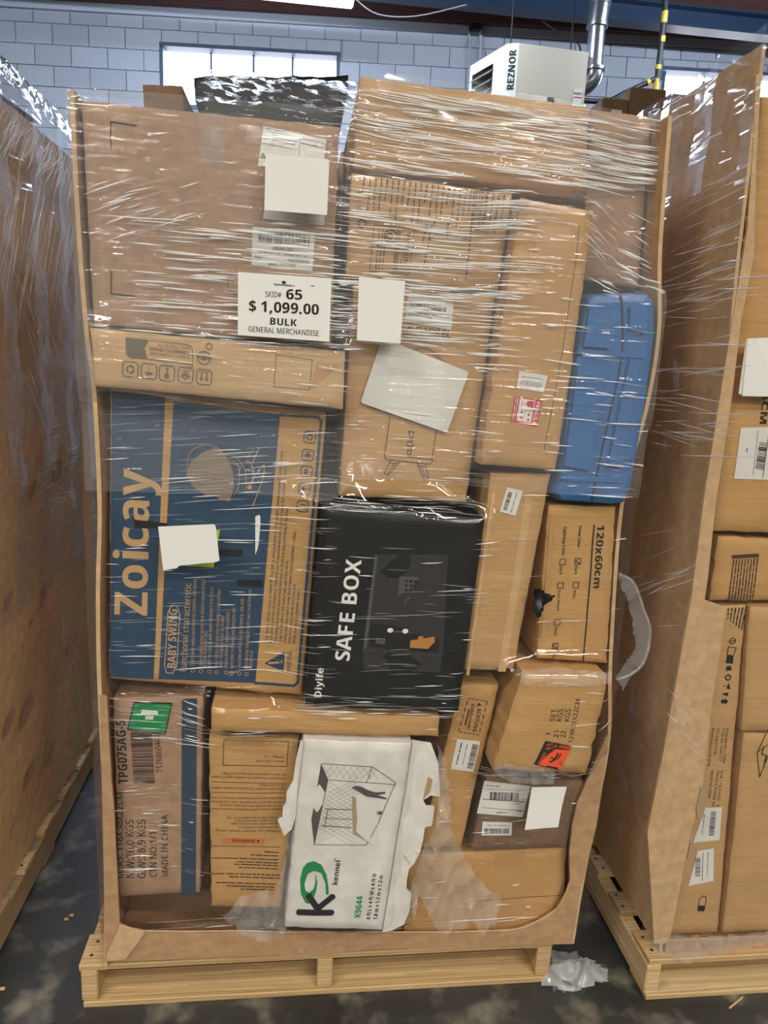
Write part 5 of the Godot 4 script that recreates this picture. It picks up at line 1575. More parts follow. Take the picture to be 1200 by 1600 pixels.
func blue_case() -> void:
	var t := thing("tool_case", "blue moulded plastic case standing on end at the right", "case", p(0.6338,1.3003,-0.15), "")
	# outline in the front plane, extruded with stepped edges
	var o := [p(0.5201,1.7953,0.03), p(0.6499,1.8051,0.03), p(0.6654,1.7871,0.03), p(0.6756,1.7195,0.03), p(0.6729,1.5509,0.03), p(0.6624,1.3749,0.03), p(0.65,1.3355,0.03), p(0.6259,1.3304,0.03), p(0.4936,1.3363,0.03), p(0.4766,1.3552,0.03), p(0.4821,1.3923,0.03), p(0.485,1.5438,0.03), p(0.5017,1.738,0.03), p(0.511,1.7868,0.03)]
	fronts.append([PackedVector2Array([Vector2(o[0].x, o[0].y), Vector2(o[2].x, o[2].y), Vector2(o[6].x, o[6].y), Vector2(o[9].x, o[9].y)]), 0.052])
	var mid := Vector3.ZERO
	for v in o: mid += v / o.size()
	var rings := []
	for e in [[0.80, 0.016], [0.93, 0.012], [0.97, 0.002], [1.0, -0.02], [1.0, -0.33]]:
		var r := []
		for v in o:
			r.append(Vector3(mid.x + (v.x - mid.x) * e[0], mid.y + (v.y - mid.y) * lerpf(1.0, e[0], 0.45), v.z + e[1]))
		rings.append(r)
	var n: int = o.size()
	var st := tool()
	var c := mid + p(0, 0, 0.016)
	for i in n: tri(st, c, rings[0][i], rings[0][(i + 1) % n])
	for j in rings.size() - 1:
		for i in n:
			var i2 := (i + 1) % n
			quad(st, rings[j][i], rings[j + 1][i], rings[j + 1][i2], rings[j][i2])
	for i in range(1, n - 1): tri(st, rings[-1][0], rings[-1][i + 1], rings[-1][i])
	commit(st, "shell", M.blue_plastic, t)
	# raised panels and ribs
	for q in [[p(0.5131,1.764,0.056), p(0.5646,1.7641,0.056), p(0.5685,1.6799,0.056), p(0.5076,1.6824,0.056)], [p(0.6028,1.7688,0.056), p(0.6362,1.7679,0.056), p(0.6455,1.7174,0.056), p(0.6086,1.7209,0.056)], [p(0.5002,1.6428,0.056), p(0.5612,1.6414,0.056), p(0.5511,1.413,0.056), p(0.4908,1.4214,0.056)], [p(0.6158,1.6616,0.056), p(0.6409,1.66,0.056), p(0.6251,1.4224,0.056), p(0.5917,1.4243,0.056)]]:
		st = tool()
		slab(st, q, 0.014)
		commit(st, "raised_panel", M.blue_plastic, t)
	for q in [[p(0.5004,1.6767,0.05), p(0.6508,1.6742,0.05), p(0.6478,1.663,0.05), p(0.4972,1.6657,0.05)], [p(0.4862,1.4001,0.05), p(0.6309,1.3953,0.05), p(0.6291,1.3849,0.05), p(0.4843,1.3884,0.05)]]:
		st = tool()
		slab(st, q, 0.010)
		commit(st, "rib", M.blue_plastic, t)
	# dark parting line between the shells
	st = tool()
	var line := curve([p(0.5802,1.7973,0.0475), p(0.588,1.7685,0.0475), p(0.5992,1.6608,0.0475), p(0.5844,1.5206,0.0475), p(0.5684,1.3682,0.0475), p(0.5669,1.3401,0.0475)], 6)
	for i in line.size() - 1:
		var a: Vector3 = line[i]; var b: Vector3 = line[i + 1]
		quad(st, a + p(-0.0022, 0, 0), b + p(-0.0022, 0, 0), b + p(0.0022, 0, 0), a + p(0.0022, 0, 0))
	commit(st, "parting_line", M.seam, t)

func lower_cartons() -> void:
	# thin carton lying on top of the instruction carton
	var c := carton("flat_carton", "thin flat brown carton lying across above the white kennel carton", [p(-0.2837,0.8321,0.035), p(0.2511,0.8012,0.035), p(0.251,0.7527,0.035), p(-0.2839,0.7744,0.035)], 0.5, M.kraft_gold, 0.002)
	c = carton("shipping_carton", "brown carton with upside down instruction print left of the white one", [p(-0.2939,0.7422,0), p(-0.0817,0.732,0), p(-0.118,0.2653,0), p(-0.2875,0.2774,0)], 0.55, M.kraft_gold, 0.003)
	var k := ink()
	stroke(k, [p(-0.2582,0.735,0), p(-0.106,0.7274,0), p(-0.1093,0.6631,0), p(-0.2604,0.6697,0)], 1.0, true)
	var said := [["Battery Type: LR44", 444, 1188, 399.6, 1187], ["Voltage: 1.5V", 444, 1181.5, 412.8, 1180], ["This product is suitable for children aged 0-3 years", 447, 1214.5, 329.6, 1211.5], ["old, with a maximum load capacity of 10kg", 448, 1208.5, 349, 1206.5], ["INGESTION HAZARD: This product contains a button", 444.6, 1231, 322.5, 1228.5], ["cell or coin battery.", 446, 1226, 404, 1224.5]]
	var spots := [[p(-0.1158,0.6785,0), p(-0.1834,0.6816,0)], [p(-0.116,0.6896,0), p(-0.1635,0.693,0)], [p(-0.1103,0.6331,0), p(-0.2882,0.6424,0)], [p(-0.109,0.6434,0), p(-0.2596,0.6502,0)], [p(-0.1135,0.6047,0), p(-0.2897,0.6135,0)], [p(-0.1115,0.6133,0), p(-0.176,0.6175,0)]]
	for i in 6: text(k, said[i][0], spots[i][0], spots[i][1], 3.6)
	stroke(k, [p(-0.2875,0.6263,0), p(-0.1085,0.6172,0)], 0.9)
	stroke(k, [p(-0.2875,0.5989,0), p(-0.1127,0.5914,0)], 0.9)
	var more := ["never lift or carry the baby while in the tub or on the", "Use the tub only in an adult tub, sink, or on the floor", "out of infant bath tubs and bath cushions", "babies have suffered head injuries from", "drown even in the adult tub or sink", "in an empty adult tub or sink", "always within reach of your baby", "and bath cushions", "babies can drown when using"]
	var at := [[p(-0.1176,0.5797,0), p(-0.2883,0.587,0)], [p(-0.1169,0.5684,0), p(-0.2898,0.5767,0)], [p(-0.1186,0.558,0), p(-0.2677,0.5664,0)], [p(-0.1184,0.5483,0), p(-0.2869,0.5569,0)], [p(-0.1286,0.5262,0), p(-0.2519,0.5323,0)], [p(-0.13,0.5176,0), p(-0.232,0.5229,0)], [p(-0.1283,0.5091,0), p(-0.2411,0.515,0)], [p(-0.1282,0.499,0), p(-0.2234,0.5041,0)], [p(-0.1233,0.4889,0), p(-0.2771,0.4972,0)]]
	for i in 9: text(k, more[i], at[i][0], at[i][1], 3.4)
	stroke(k, [p(-0.2917,0.4528,0), p(-0.1226,0.4439,0)], 1.0)
	for r in [[p(-0.1239,0.4287,0), p(-0.1584,0.4318,0)], [p(-0.1269,0.4198,0), p(-0.1927,0.4241,0)], [p(-0.1251,0.4089,0), p(-0.2887,0.4189,0)], [p(-0.1266,0.3999,0), p(-0.2268,0.4057,0)], [p(-0.1265,0.3927,0), p(-0.233,0.3988,0)], [p(-0.1263,0.3836,0), p(-0.2221,0.3893,0)], [p(-0.1229,0.3652,0), p(-0.2919,0.376,0)], [p(-0.1195,0.356,0), p(-0.2438,0.3649,0)], [p(-0.132,0.34,0), p(-0.2765,0.35,0)], [p(-0.135,0.331,0), p(-0.2531,0.3399,0)], [p(-0.1349,0.3236,0), p(-0.2171,0.3292,0)]]:
		dashes(k, r[0], r[1], 2.2)
	print_on(k, "printed_text", M.brown_ink, c)
	k = ink(0.0010)
	patch(k, [p(-0.2625,0.4747,0), p(-0.1595,0.4676,0), p(-0.1605,0.4516,0), p(-0.2631,0.4571,0)])
	print_on(k, "orange_band", M.orange_ink, c, "orange warning band")
	k = ink(0.0015)
	text(k, "WARNING", p(-0.1822,0.4657,0), p(-0.2379,0.4703,0), 5, 1)
	poly(k, [p(-0.1713,0.4644,0), p(-0.1791,0.4647,0), p(-0.1751,0.4566,0)])
	print_on(k, "warning_lettering", M.brown_ink, c)
	k = ink(0.0006)
	patch(k, [p(-0.2119,0.7442,0), p(-0.1623,0.7417,0), p(-0.1629,0.2768,0), p(-0.212,0.2811,0)])
	print_on(k, "tape", M.tape, c, "brown tape down the middle")
	kennel_carton()
	# carton with a dashed notice and a barcode label
	c = carton("shipping_carton", "brown carton with dashed warning notice and barcode label", [p(0.3098,0.8692,-0.005), p(0.4027,0.8669,-0.005), p(0.3411,0.4166,-0.005), p(0.2295,0.4208,-0.005)], 0.5, M.kraft_gold, 0.002)
	k = ink()
	var rect := [p(0.3282,0.8337,-0.005), p(0.3753,0.8265,-0.005), p(0.3611,0.7357,-0.005), p(0.3087,0.7451,-0.005)]
	for i in 4:
		var a: Vector3 = rect[i]; var b: Vector3 = rect[(i + 1) % 4]
		for d in 5: stroke(k, [a.lerp(b, d / 5.0), a.lerp(b, (d + 0.55) / 5.0)], 1.6)
	text(k, "ACHTUNG", p(0.3525,0.808,-0.005), p(0.3442,0.7446,-0.005), 7, 1)
	poly(k, [p(0.3505,0.8131,-0.005), p(0.3632,0.8155,-0.005), p(0.3538,0.8233,-0.005)])
	text(k, "SCHWERES PAKET", p(0.3372,0.82,-0.005), p(0.3301,0.75,-0.005), 4.6, 1)
	dashes(k, p(0.3319,0.8048,-0.005), p(0.3251,0.7638,-0.005), 3)
	print_on(k, "printed_notice", M.brown_ink, c)
	var l := sticker(c, "barcode_label", [p(0.3068,0.7261,-0.005), p(0.3656,0.7182,-0.005), p(0.3539,0.6341,-0.005), p(0.296,0.6442,-0.005)], M.label_paper, "white barcode label")
	k = ink(0.0024)
	bars(k, p(0.3466,0.7116,-0.005), p(0.3367,0.6451,-0.005), p(0.3614,0.7096,-0.005) - p(0.3466,0.7116,-0.005), 20)
	dashes(k, p(0.3188,0.7155,-0.005), p(0.3097,0.658,-0.005), 2.0)
	dashes(k, p(0.3336,0.7118,-0.005), p(0.3248,0.6524,-0.005), 1.0)
	print_on(k, "barcode", M.black_ink, l)
	# battered carton with an orange heavy label
	c = carton("shipping_carton", "battered carton in crumpled film with an orange heavy label", [p(0.4341,0.9302,0.075), p(0.6435,0.9258,0.075), p(0.623,0.6632,0.075), p(0.3802,0.6808,0.075)], 0.42, M.kraft_gold, 0.007, "cartons stacked in the skids", 0.012)
	k = ink()
	text(k, "1", p(0.5122,0.7757,0.075), p(0.5131,0.7823,0.075), 7)
	text(k, "SET", p(0.5203,0.8138,0.075), p(0.5212,0.8451,0.075), 8)
	text(k, "21", p(0.5333,0.7703,0.075), p(0.533,0.7887,0.075), 8)
	text(k, "KGS", p(0.5377,0.8136,0.075), p(0.5385,0.8449,0.075), 9)
	text(k, "22", p(0.5508,0.77,0.075), p(0.5505,0.7884,0.075), 8)
	text(k, "KGS", p(0.5567,0.8133,0.075), p(0.5575,0.8447,0.075), 9)
	text(k, "129X31X22CM", p(0.5705,0.7563,0.075), p(0.5778,0.8692,0.075), 7.5)
	print_on(k, "printed_lettering", M.black_ink, c)
	l = sticker(c, "heavy_label", [p(0.5023,0.7625,0.075), p(0.5699,0.7479,0.075), p(0.5467,0.6828,0.075), p(0.4795,0.7013,0.075)], M.black_ink, "orange and black heavy load label")
	k = ink(0.0024)
	poly(k, [p(0.5283,0.7402,0.075), p(0.5654,0.7361,0.075), p(0.5465,0.6847,0.075), p(0.4915,0.7003,0.075), p(0.5078,0.722,0.075)])
	text(k, "HEAVY", p(0.5676,0.7454,0.075), p(0.5382,0.7526,0.075), 5.4, 1)
	text(k, "22.7 KG", p(0.5319,0.7519,0.075), p(0.5057,0.744,0.075), 4, 1)
	text(k, "50 lbs", p(0.5202,0.758,0.075), p(0.5049,0.7524,0.075), 3.4, 1)
	text(k, "LOURD", p(0.5012,0.7323,0.075), p(0.4882,0.7021,0.075), 5.2, 1)
	print_on(k, "orange_print", M.orange, l)
	k = ink(0.0029)
	stroke(k, [p(0.5358,0.7282,0.075), p(0.5309,0.7131,0.075), p(0.5188,0.7066,0.075)], 3.2, false, true)
	stroke(k, [p(0.5438,0.7281,0.075), p(0.5371,0.7147,0.075)], 2.2, false, true)
	stroke(k, [p(0.5309,0.7131,0.075), p(0.5208,0.7184,0.075)], 2.4, false, true)
	poly(k, [p(0.5116,0.6982,0.075), p(0.5411,0.6908,0.075), p(0.54,0.6857,0.075), p(0.5105,0.6931,0.075)])
	stroke(k, [p(0.5428,0.7061,0.075), p(0.5501,0.6974,0.075)], 1.2)
	print_on(k, "lifting_figure", M.black_ink, l)
	# dark carton with shipping labels
	c = carton("shipping_carton", "dark brown carton with two shipping labels above the lowest one", [p(0.3916,0.6186,0), p(0.6494,0.6015,0), p(0.6177,0.41,0), p(0.3653,0.4139,0)], 0.45, M.kraft_dark_and_shaded, 0.003)
	l = sticker(c, "shipping_label", [p(0.3839,0.6116,0), p(0.5048,0.5943,0), p(0.4907,0.5074,0), p(0.3709,0.5202,0)], M.label_paper, "large shipping label")
	k = ink(0.0024)
	bars(k, p(0.4011,0.5808,0), p(0.4764,0.5752,0), p(0.4011,0.5592,0) - p(0.4011,0.5808,0), 24)
	stroke(k, [p(0.3828,0.5606,0), p(0.4903,0.5503,0)], 1.0)
	stroke(k, [p(0.3829,0.5371,0), p(0.4874,0.5258,0)], 0.7)
	stroke(k, [p(0.3857,0.5884,0), p(0.4944,0.5801,0)], 0.5)
	dashes(k, p(0.4223,0.5223,0), p(0.4475,0.5216,0), 1.4)
	dashes(k, p(0.3898,0.599,0), p(0.4232,0.5946,0), 1.2)
	dashes(k, p(0.4655,0.5465,0), p(0.4875,0.5441,0), 1.2)
	dashes(k, p(0.4773,0.5261,0), p(0.4892,0.5249,0), 2)
	print_on(k, "barcode", M.black_ink, l)
	l = sticker(c, "barcode_label", [p(0.3876,0.4968,0), p(0.465,0.4928,0), p(0.4665,0.4547,0), p(0.3872,0.4575,0)], M.label_paper, "small barcode label")
	k = ink(0.0024)
	bars(k, p(0.3941,0.4775,0), p(0.458,0.4754,0), p(0.3952,0.4627,0) - p(0.3941,0.4775,0), 24)
	dashes(k, p(0.4001,0.4865,0), p(0.459,0.4836,0), 1.2)
	print_on(k, "barcode", M.black_ink, l)
	# lowest carton
	c = carton("shipping_carton", "plain brown carton at the lower right with a creased lid", [p(0.2078,0.3919,-0.015), p(0.6261,0.3986,-0.015), p(0.645, 0.138, -0.015), p(0.205, 0.138, -0.015)], 0.5, M.kraft_gold, 0.003)
	k = ink(0.0009)
	stroke(k, [p(0.3769,0.2535,-0.015), p(0.6438,0.2585,-0.015)], 0.9)
	print_on(k, "crease", M.brown_ink, c)
	k = ink(0.0006)
	patch(k, [p(0.4351,0.3906,-0.015), p(0.5155,0.3932,-0.015), p(0.5252,0.1436,-0.015), p(0.4423,0.1461,-0.015)])
	print_on(k, "tape", M.tape, c, "broad tape")

func kennel_carton() -> void:
	var c := carton("kennel_carton", "torn white carton for a dog kennel with green and black logo", [p(-0.0719,0.7582,0.05), p(0.1853,0.7455,0.05), p(0.1387,0.2282,0.05), p(-0.1056,0.2524,0.05)], 0.22, M.white_card, 0.003)
	var z := 0.05
	# right hand panel bent back and torn
	slab_part(c, "torn_panel", [p(0.1857,0.7499,0.046), p(0.2326,0.7407,0.046), p(0.2529,0.6897,0.046), p(0.2632,0.6002,0.046), p(0.2392,0.6043,0.046), p(0.2302,0.5977,0.046), p(0.221,0.5927,0.046), p(0.23,0.5742,0.046), p(0.2507,0.571,0.046), p(0.2474,0.5219,0.046), p(0.2301,0.5172,0.046), p(0.2273,0.4837,0.046), p(0.2227,0.4517,0.046), p(0.2102,0.4181,0.046), p(0.1966,0.4024,0.046), p(0.1934,0.3717,0.046), p(0.1933,0.3443,0.046), p(0.2069,0.3308,0.046), p(0.2046,0.2829,0.046), p(0.1921,0.2425,0.046), p(0.1619,0.2272,0.046), p(0.1377,0.2229,0.046)], 0.008, M.white_card)
	slab_part(c, "torn_flap", [p(-0.0779,0.761,0.052), p(-0.0718,0.7544,0.052), p(-0.0836,0.6136,0.052), p(-0.0855,0.5628,0.052), p(-0.0939,0.527,0.052), p(-0.1117,0.5104,0.052), p(-0.1276,0.5521,0.052), p(-0.1171,0.5586,0.052), p(-0.1161,0.5858,0.052), p(-0.1088,0.5974,0.052), p(-0.1078,0.6261,0.052), p(-0.0934,0.6558,0.052), p(-0.0885,0.7055,0.052)], 0.006, M.white_card)
	slab_part(c, "torn_hole", [p(0.2206,0.5954,0.0475), p(0.2368,0.614,0.0475), p(0.241,0.6483,0.0475), p(0.2296,0.6554,0.0475), p(0.2252,0.6247,0.0475)], 0.001, M.torn)
	slab_part(c, "torn_strip", [p(0.1836,0.4449,0.054), p(0.2067,0.4583,0.054), p(0.2169,0.4472,0.054), p(0.2025,0.4191,0.054)], 0.004, M.white_card)
	var k := ink(0.0014)
	stroke(k, [p(0.1851,0.7488,0.05), p(0.1762,0.6275,0.05), p(0.1634,0.51,0.05), p(0.151,0.3767,0.05), p(0.137,0.2302,0.05)], 1.0)
	print_on(k, "fold_line", M.grey_ink, c)
	# picture of the kennel
	k = ink()
	poly(k, [p(-0.0288,0.6981,0.05), p(-0.0114,0.6576,0.05), p(-0.0394,0.4821,0.05), p(-0.0479,0.5517,0.05)])
	poly(k, [p(0.0448,0.6343,0.05), p(0.0553,0.6391,0.05), p(0.0707,0.6353,0.05), p(0.0802,0.6283,0.05), p(0.1022,0.6192,0.05), p(0.1269,0.6202,0.05), p(0.1271,0.6151,0.05), p(0.1087,0.6122,0.05), p(0.1323,0.603,0.05), p(0.1294,0.5996,0.05), p(0.0997,0.6056,0.05), p(0.081,0.6095,0.05), p(0.062,0.6237,0.05)])
	poly(k, [p(0.106,0.5676,0.05), p(0.1199,0.5689,0.05), p(0.1219,0.5602,0.05), p(0.1095,0.5588,0.05)])
	print_on(k, "kennel_picture", M.safe_light, c, "grey printed kennel and dog")
	k = ink()
	stroke(k, [p(-0.0288,0.6981,0.05), p(0.0931,0.6876,0.05), p(0.1505,0.6442,0.05), p(0.1115,0.5315,0.05), p(0.0865,0.4757,0.05), p(-0.0379,0.4838,0.05)], 1.1)
	stroke(k, [p(-0.0097,0.6566,0.05), p(0.1508,0.6384,0.05)], 1.1)
	stroke(k, [p(-0.0114,0.6576,0.05), p(-0.0394,0.4821,0.05)], 1.0)
	stroke(k, [p(0.0931,0.6876,0.05), p(0.0796,0.6441,0.05)], 1.0)
	stroke(k, [p(-0.016,0.5798,0.05), p(0.047,0.5745,0.05)], 1.6)
	stroke(k, [p(-0.0098,0.5762,0.05), p(-0.0161,0.5299,0.05)], 1.2)
	stroke(k, [p(-0.0214,0.5543,0.05), p(0.0464,0.5487,0.05)], 1.0)
	stroke(k, [p(-0.0239,0.5337,0.05), p(0.0472,0.5261,0.05)], 1.6)
	print_on(k, "kennel_frame_print", M.grey_ink, c)
	k = ink()
	for i in 16:
		var a: Vector3 = (p(-0.0091,0.6525,0.05)).lerp(p(-0.0379,0.4855,0.05), i / 15.0)
		var b: Vector3 = (p(0.0704,0.6438,0.05)).lerp(p(0.0552,0.4786,0.05), i / 15.0)
		if i < 12: stroke(k, [a, b.lerp(a, 0.05) + p(0, -0.05, 0)], 0.35)
		if i < 13: stroke(k, [a + p(0, -0.03, 0), b + p(0, 0.02, 0)], 0.35)
	for i in 8:
		var a: Vector3 = (p(-0.0238,0.6913,0.05)).lerp(p(0.0871,0.6839,0.05), i / 7.0)
		stroke(k, [a, a + p(0.02, -0.03, 0)], 0.35)
		stroke(k, [a + p(0.02, 0, 0), a + p(-0.004, -0.03, 0)], 0.35)
	print_on(k, "mesh_print", M.grey_ink, c)
	k = ink(0.0018)
	poly(k, [p(0.0479,0.6121,0.05), p(0.0638,0.6168,0.05), p(0.0861,0.5991,0.05), p(0.1091,0.5847,0.05), p(0.1131,0.5466,0.05), p(0.1124,0.51,0.05), p(0.1176,0.4817,0.05), p(0.1037,0.4769,0.05), p(0.0763,0.4954,0.05), p(0.0555,0.5102,0.05), p(0.0504,0.5658,0.05)])
	print_on(k, "torn_patch", M.label_paper, c, "patch where the white face is torn off")
	k = ink(0.0024)
	poly(k, [p(0.0479,0.6121,0.05), p(0.0564,0.6085,0.05), p(0.0618,0.5482,0.05), p(0.0599,0.517,0.05), p(0.0859,0.4898,0.05), p(0.1037,0.4769,0.05), p(0.0763,0.4954,0.05), p(0.054,0.5102,0.05), p(0.0504,0.5658,0.05)])
	print_on(k, "bare_board", M.torn, c, "bare brown board along the tear")
	# logo
	k = ink()
	poly(k, [p(-0.0571,0.3247,0.05), p(-0.0686,0.3504,0.05), p(-0.0711,0.3899,0.05), p(-0.0648,0.4216,0.05), p(-0.0551,0.4344,0.05), p(-0.0398,0.4391,0.05), p(-0.0209,0.4286,0.05), p(-0.0076,0.3997,0.05), p(-0.002,0.3672,0.05), p(-0.0005,0.3455,0.05), p(-0.0068,0.344,0.05), p(-0.0092,0.3747,0.05), p(-0.0202,0.4046,0.05), p(-0.0375,0.4116,0.05), p(-0.0528,0.4042,0.05), p(-0.0607,0.377,0.05), p(-0.0579,0.3589,0.05), p(-0.0484,0.3513,0.05), p(-0.0377,0.3616,0.05), p(-0.0336,0.3829,0.05), p(-0.035,0.4053,0.05), p(-0.0289,0.3791,0.05), p(-0.0314,0.3559,0.05), p(-0.0408,0.3275,0.05), p(-0.0492,0.3207,0.05)])
	text(k, "K9644", p(0.0804,0.274,0.05), p(0.0843,0.3361,0.05), 9.5, 1)
	print_on(k, "green_print", M.green_ink, c, "green leaf shaped figure")
	k = ink(0.0018)
	stroke(k, [p(-0.0706,0.2981,0.05), p(0.0066,0.2924,0.05)], 10.5, false, true)
	stroke(k, [p(-0.0252,0.3031,0.05), p(-0.0482,0.3423,0.05)], 9.5, false, true)
	stroke(k, [p(-0.0223,0.3103,0.05), p(0.0084,0.3379,0.05)], 9.5, false, true)
	text(k, "kennel", p(0.0199,0.3709,0.05), p(0.0255,0.4374,0.05), 7.6, 1)
	ring(k, p(0.0113,0.4424,0.05), 0.0022, 0.6)
	text(k, "6 ft L x 4 ft W x 4 ft H", p(0.1047,0.2672,0.05), p(0.1151,0.3963,0.05), 6, 1)
	text(k, "1.8 m x 1.2 m x 1.2 m", p(0.1224,0.2663,0.05), p(0.1319,0.392,0.05), 6, 1)
	print_on(k, "black_print", M.black_ink, c)

func papers() -> void:
	var s := sheet("price_sign", "white sign with skid number and price in black", [p(-0.226,1.793,0.058), p(-0.0389,1.7914,0.058), p(-0.0396,1.6656,0.058), p(-0.226,1.67,0.058)], M.paper)
	s.set_meta("category", "sign")
	var ks := {"st": tool(), "off": 0.0008, "side": false, "any": false}
	plain = true
	text(ks, "SKID#", p(-0.1714,1.7484,0.058), p(-0.1395,1.7483,0.058), 8)
	text(ks, "65", p(-0.1298,1.7463,0.058), p(-0.0974,1.746,0.058), 14.5, 1)
	text(ks, "$ 1,099.00", p(-0.2039,1.7185,0.058), p(-0.0629,1.7183,0.058), 15.5, 1)
	text(ks, "BULK", p(-0.1612,1.6942,0.058), p(-0.1073,1.6933,0.058), 10, 1)
	text(ks, "GENERAL MERCHANDISE", p(-0.2049,1.6781,0.058), p(-0.0617,1.6761,0.058), 8)
	text(ks, "liquidationDeals.ca", p(-0.1546,1.7718,0.058), p(-0.1135,1.7709,0.058), 3, 1)
	poly(ks, [p(-0.1349,1.7822,0.058), p(-0.1323,1.7792,0.058), p(-0.1297,1.78,0.058), p(-0.1316,1.7762,0.058), p(-0.1344,1.7748,0.058), p(-0.138,1.7763,0.058), p(-0.14,1.78,0.058), p(-0.137,1.7796,0.058)])
	stroke(ks, [p(-0.08,1.7747,0.058), p(-0.0735,1.7744,0.058)], 0.8)
	print_on(ks, "printed_lettering", M.black_ink, s)
	plain = false
	sheet("paper_sheet", "blank white sheet over a label above the barcode, upper left", [p(-0.1745,2.0179,0.054), p(-0.0546,2.0167,0.054), p(-0.0501,2.0141,0.054), p(-0.0515,1.9127,0.054), p(-0.1757,1.9142,0.054)], M.paper, "blank white sheets")
	sheet("paper_sheet", "upright blank white sheet beside the barrel lettering", [p(0.0173,1.7974,0.054), p(0.1128,1.7953,0.054), p(0.1094,1.6689,0.054), p(0.0176,1.6716,0.054)], M.paper, "blank white sheets")
	sheet("paper_sheet", "tilted blank white sheet over the barrel drawing, under film", [p(0.0728,1.6697,0.004), p(0.1118,1.6682,0.004), p(0.2675,1.6178,0.004), p(0.2707,1.6123,0.004), p(0.2316,1.4839,0.004), p(0.2274,1.4816,0.004), p(0.0384,1.5389,0.004), p(0.0354,1.5429,0.004)], M.label_paper, "blank white sheets")
	sheet("paper_sheet", "blank white sheet with ragged lower edge on the blue carton", [p(-0.3921,1.2635,0.05), p(-0.2755,1.2714,0.05), p(-0.2715,1.2673,0.05), p(-0.2634,1.1901,0.05), p(-0.2757,1.1856,0.05), p(-0.2975,1.1839,0.05), p(-0.322,1.1807,0.05), p(-0.3491,1.1774,0.05), p(-0.3546,1.1716,0.05), p(-0.383,1.1669,0.05)], M.paper, "blank white sheets")
	sheet("paper_sheet", "blank white sheet on the dark carton at the lower right", [p(0.4852,0.6307,0.062), p(0.5739,0.6291,0.062), p(0.5668,0.576,0.062), p(0.5627,0.5182,0.062), p(0.5266,0.5169,0.062), p(0.4779,0.5132,0.062)], M.paper, "blank white sheets")

# ---------------------------------------------------------------- wrap
func front_z(x: float, y: float) -> float:
	var z := -0.03
	for f in fronts:
		if f[1] > -0.2 and Geometry2D.is_point_in_polygon(Vector2(x, y), f[0]): z = maxf(z, f[1])
	return z

func top_of(x: float) -> float:
	if x < -0.02: return 2.125
	if x < 0.03: return lerpf(2.125, 2.205, (x + 0.02) / 0.05)
	return lerpf(2.205, 2.165, (x - 0.03) / 0.64)

func wrap_middle() -> void:
	var f := thing("stretch_film", "clear stretch film drawn tight across the middle skid", "film", p(0.05, 0.13, 0), "stretch film on the skids")
	var nx := 84
	var ny := 130
	var x0 := -0.556
	var x1 := 0.686
	var y0 := 0.13
	var h := []
	for j in ny + 1:
		var r := []
		for i in nx + 1:
			var x := lerpf(x0, x1, float(i) / nx)
			r.append(front_z(x, lerpf(y0, top_of(x) - 0.004, float(j) / ny)))
		h.append(r)
	for pass_ in 3:
		var g := []
		for j in ny + 1:
			var r := []
			for i in nx + 1:
				var m := -1.0
				var sum := 0.0
				var w := 0.0
				for dj in [-1, 0, 1]:
					for di in [-2, -1, 0, 1, 2]:
						var v: float = h[clampi(j + dj, 0, ny)][clampi(i + di, 0, nx)]
						m = maxf(m, v); sum += v; w += 1
				r.append(maxf(h[j][i], lerpf(sum / w, m, 0.45)))
			g.append(r)
		h = g
	var st: SurfaceTool
	film_h = h
	film_box = [x0, x1, y0, nx, ny]
	for part in [[0, 78, "lower_wrap", M.wrap_low], [78, ny, "upper_wrap", M.wrap]]:
		st = tool()
		st.set_smooth_group(0)
		for j in range(part[0], part[1]):
			for i in nx:
				for e in [[i, j + 1], [i + 1, j + 1], [i + 1, j], [i, j + 1], [i + 1, j], [i, j]]:
					var x := lerpf(x0, x1, float(e[0]) / nx)
					var y := lerpf(y0, top_of(x), float(e[1]) / ny)
					st.set_uv(Vector2(x / 1.4, -y / 1.4))
					st.add_vertex(p(x, y, h[e[1]][e[0]] + 0.0085 + 0.0018 * rough.get_noise_2d(x * 60, y * 300)))
		commit(st, part[2], part[3], f)
	glint_pleats(f)
	# round the sides
	var plan := []
	for i in 13: plan.append(Vector2(-0.556 - 0.004 * (i % 2), lerpf(-1.0, 0.0, i / 12.0)))
	wrap_sheet(f, "side_wrap", plan, 0.15, 2.12, M.wrap_side, 30, 0.004)
	plan = []
	for i in 13: plan.append(Vector2(0.695 + 0.004 * (i % 2), lerpf(0.0, -1.0, i / 12.0)))
	wrap_sheet(f, "side_wrap", plan, 0.15, 2.16, M.wrap_side, 30, 0.004)
	# film stretched from the front edge up and back to the bundle on top
	st = tool()
	st.set_smooth_group(0)
	var tg := func(i: int, j: int) -> Vector3:
		var x := lerpf(-0.33, 0.02, i / 30.0)
		var u := j / 14.0
		return Vector3(x, lerpf(2.115, 2.30, u) + 0.012 * fine.get_noise_2d(x * 90, u * 260), lerpf(0.012, -0.375, u) + 0.01 * fine.get_noise_2d(x * 120, u * 200 + 30))
	for i in 30:
		for j in 14:
			for e in [[i, j + 1], [i + 1, j + 1], [i + 1, j], [i, j + 1], [i + 1, j], [i, j]]:
				var v: Vector3 = tg.call(e[0], e[1])
				st.set_uv(Vector2(v.x / 1.4, (v.z - v.y) / 1.0))
				st.add_vertex(v)
	commit(st, "top_wrap", M.wrap_top, f)

var film_h := []
var film_box := []
func film_z(x: float, y: float) -> float:
	var i := clampi(roundi((x - film_box[0]) / (film_box[1] - film_box[0]) * film_box[3]), 0, film_box[3])
	var j := clampi(roundi((y - film_box[2]) / (top_of(x) - film_box[2]) * film_box[4]), 0, film_box[4])
	return film_h[j][i] + 0.0085

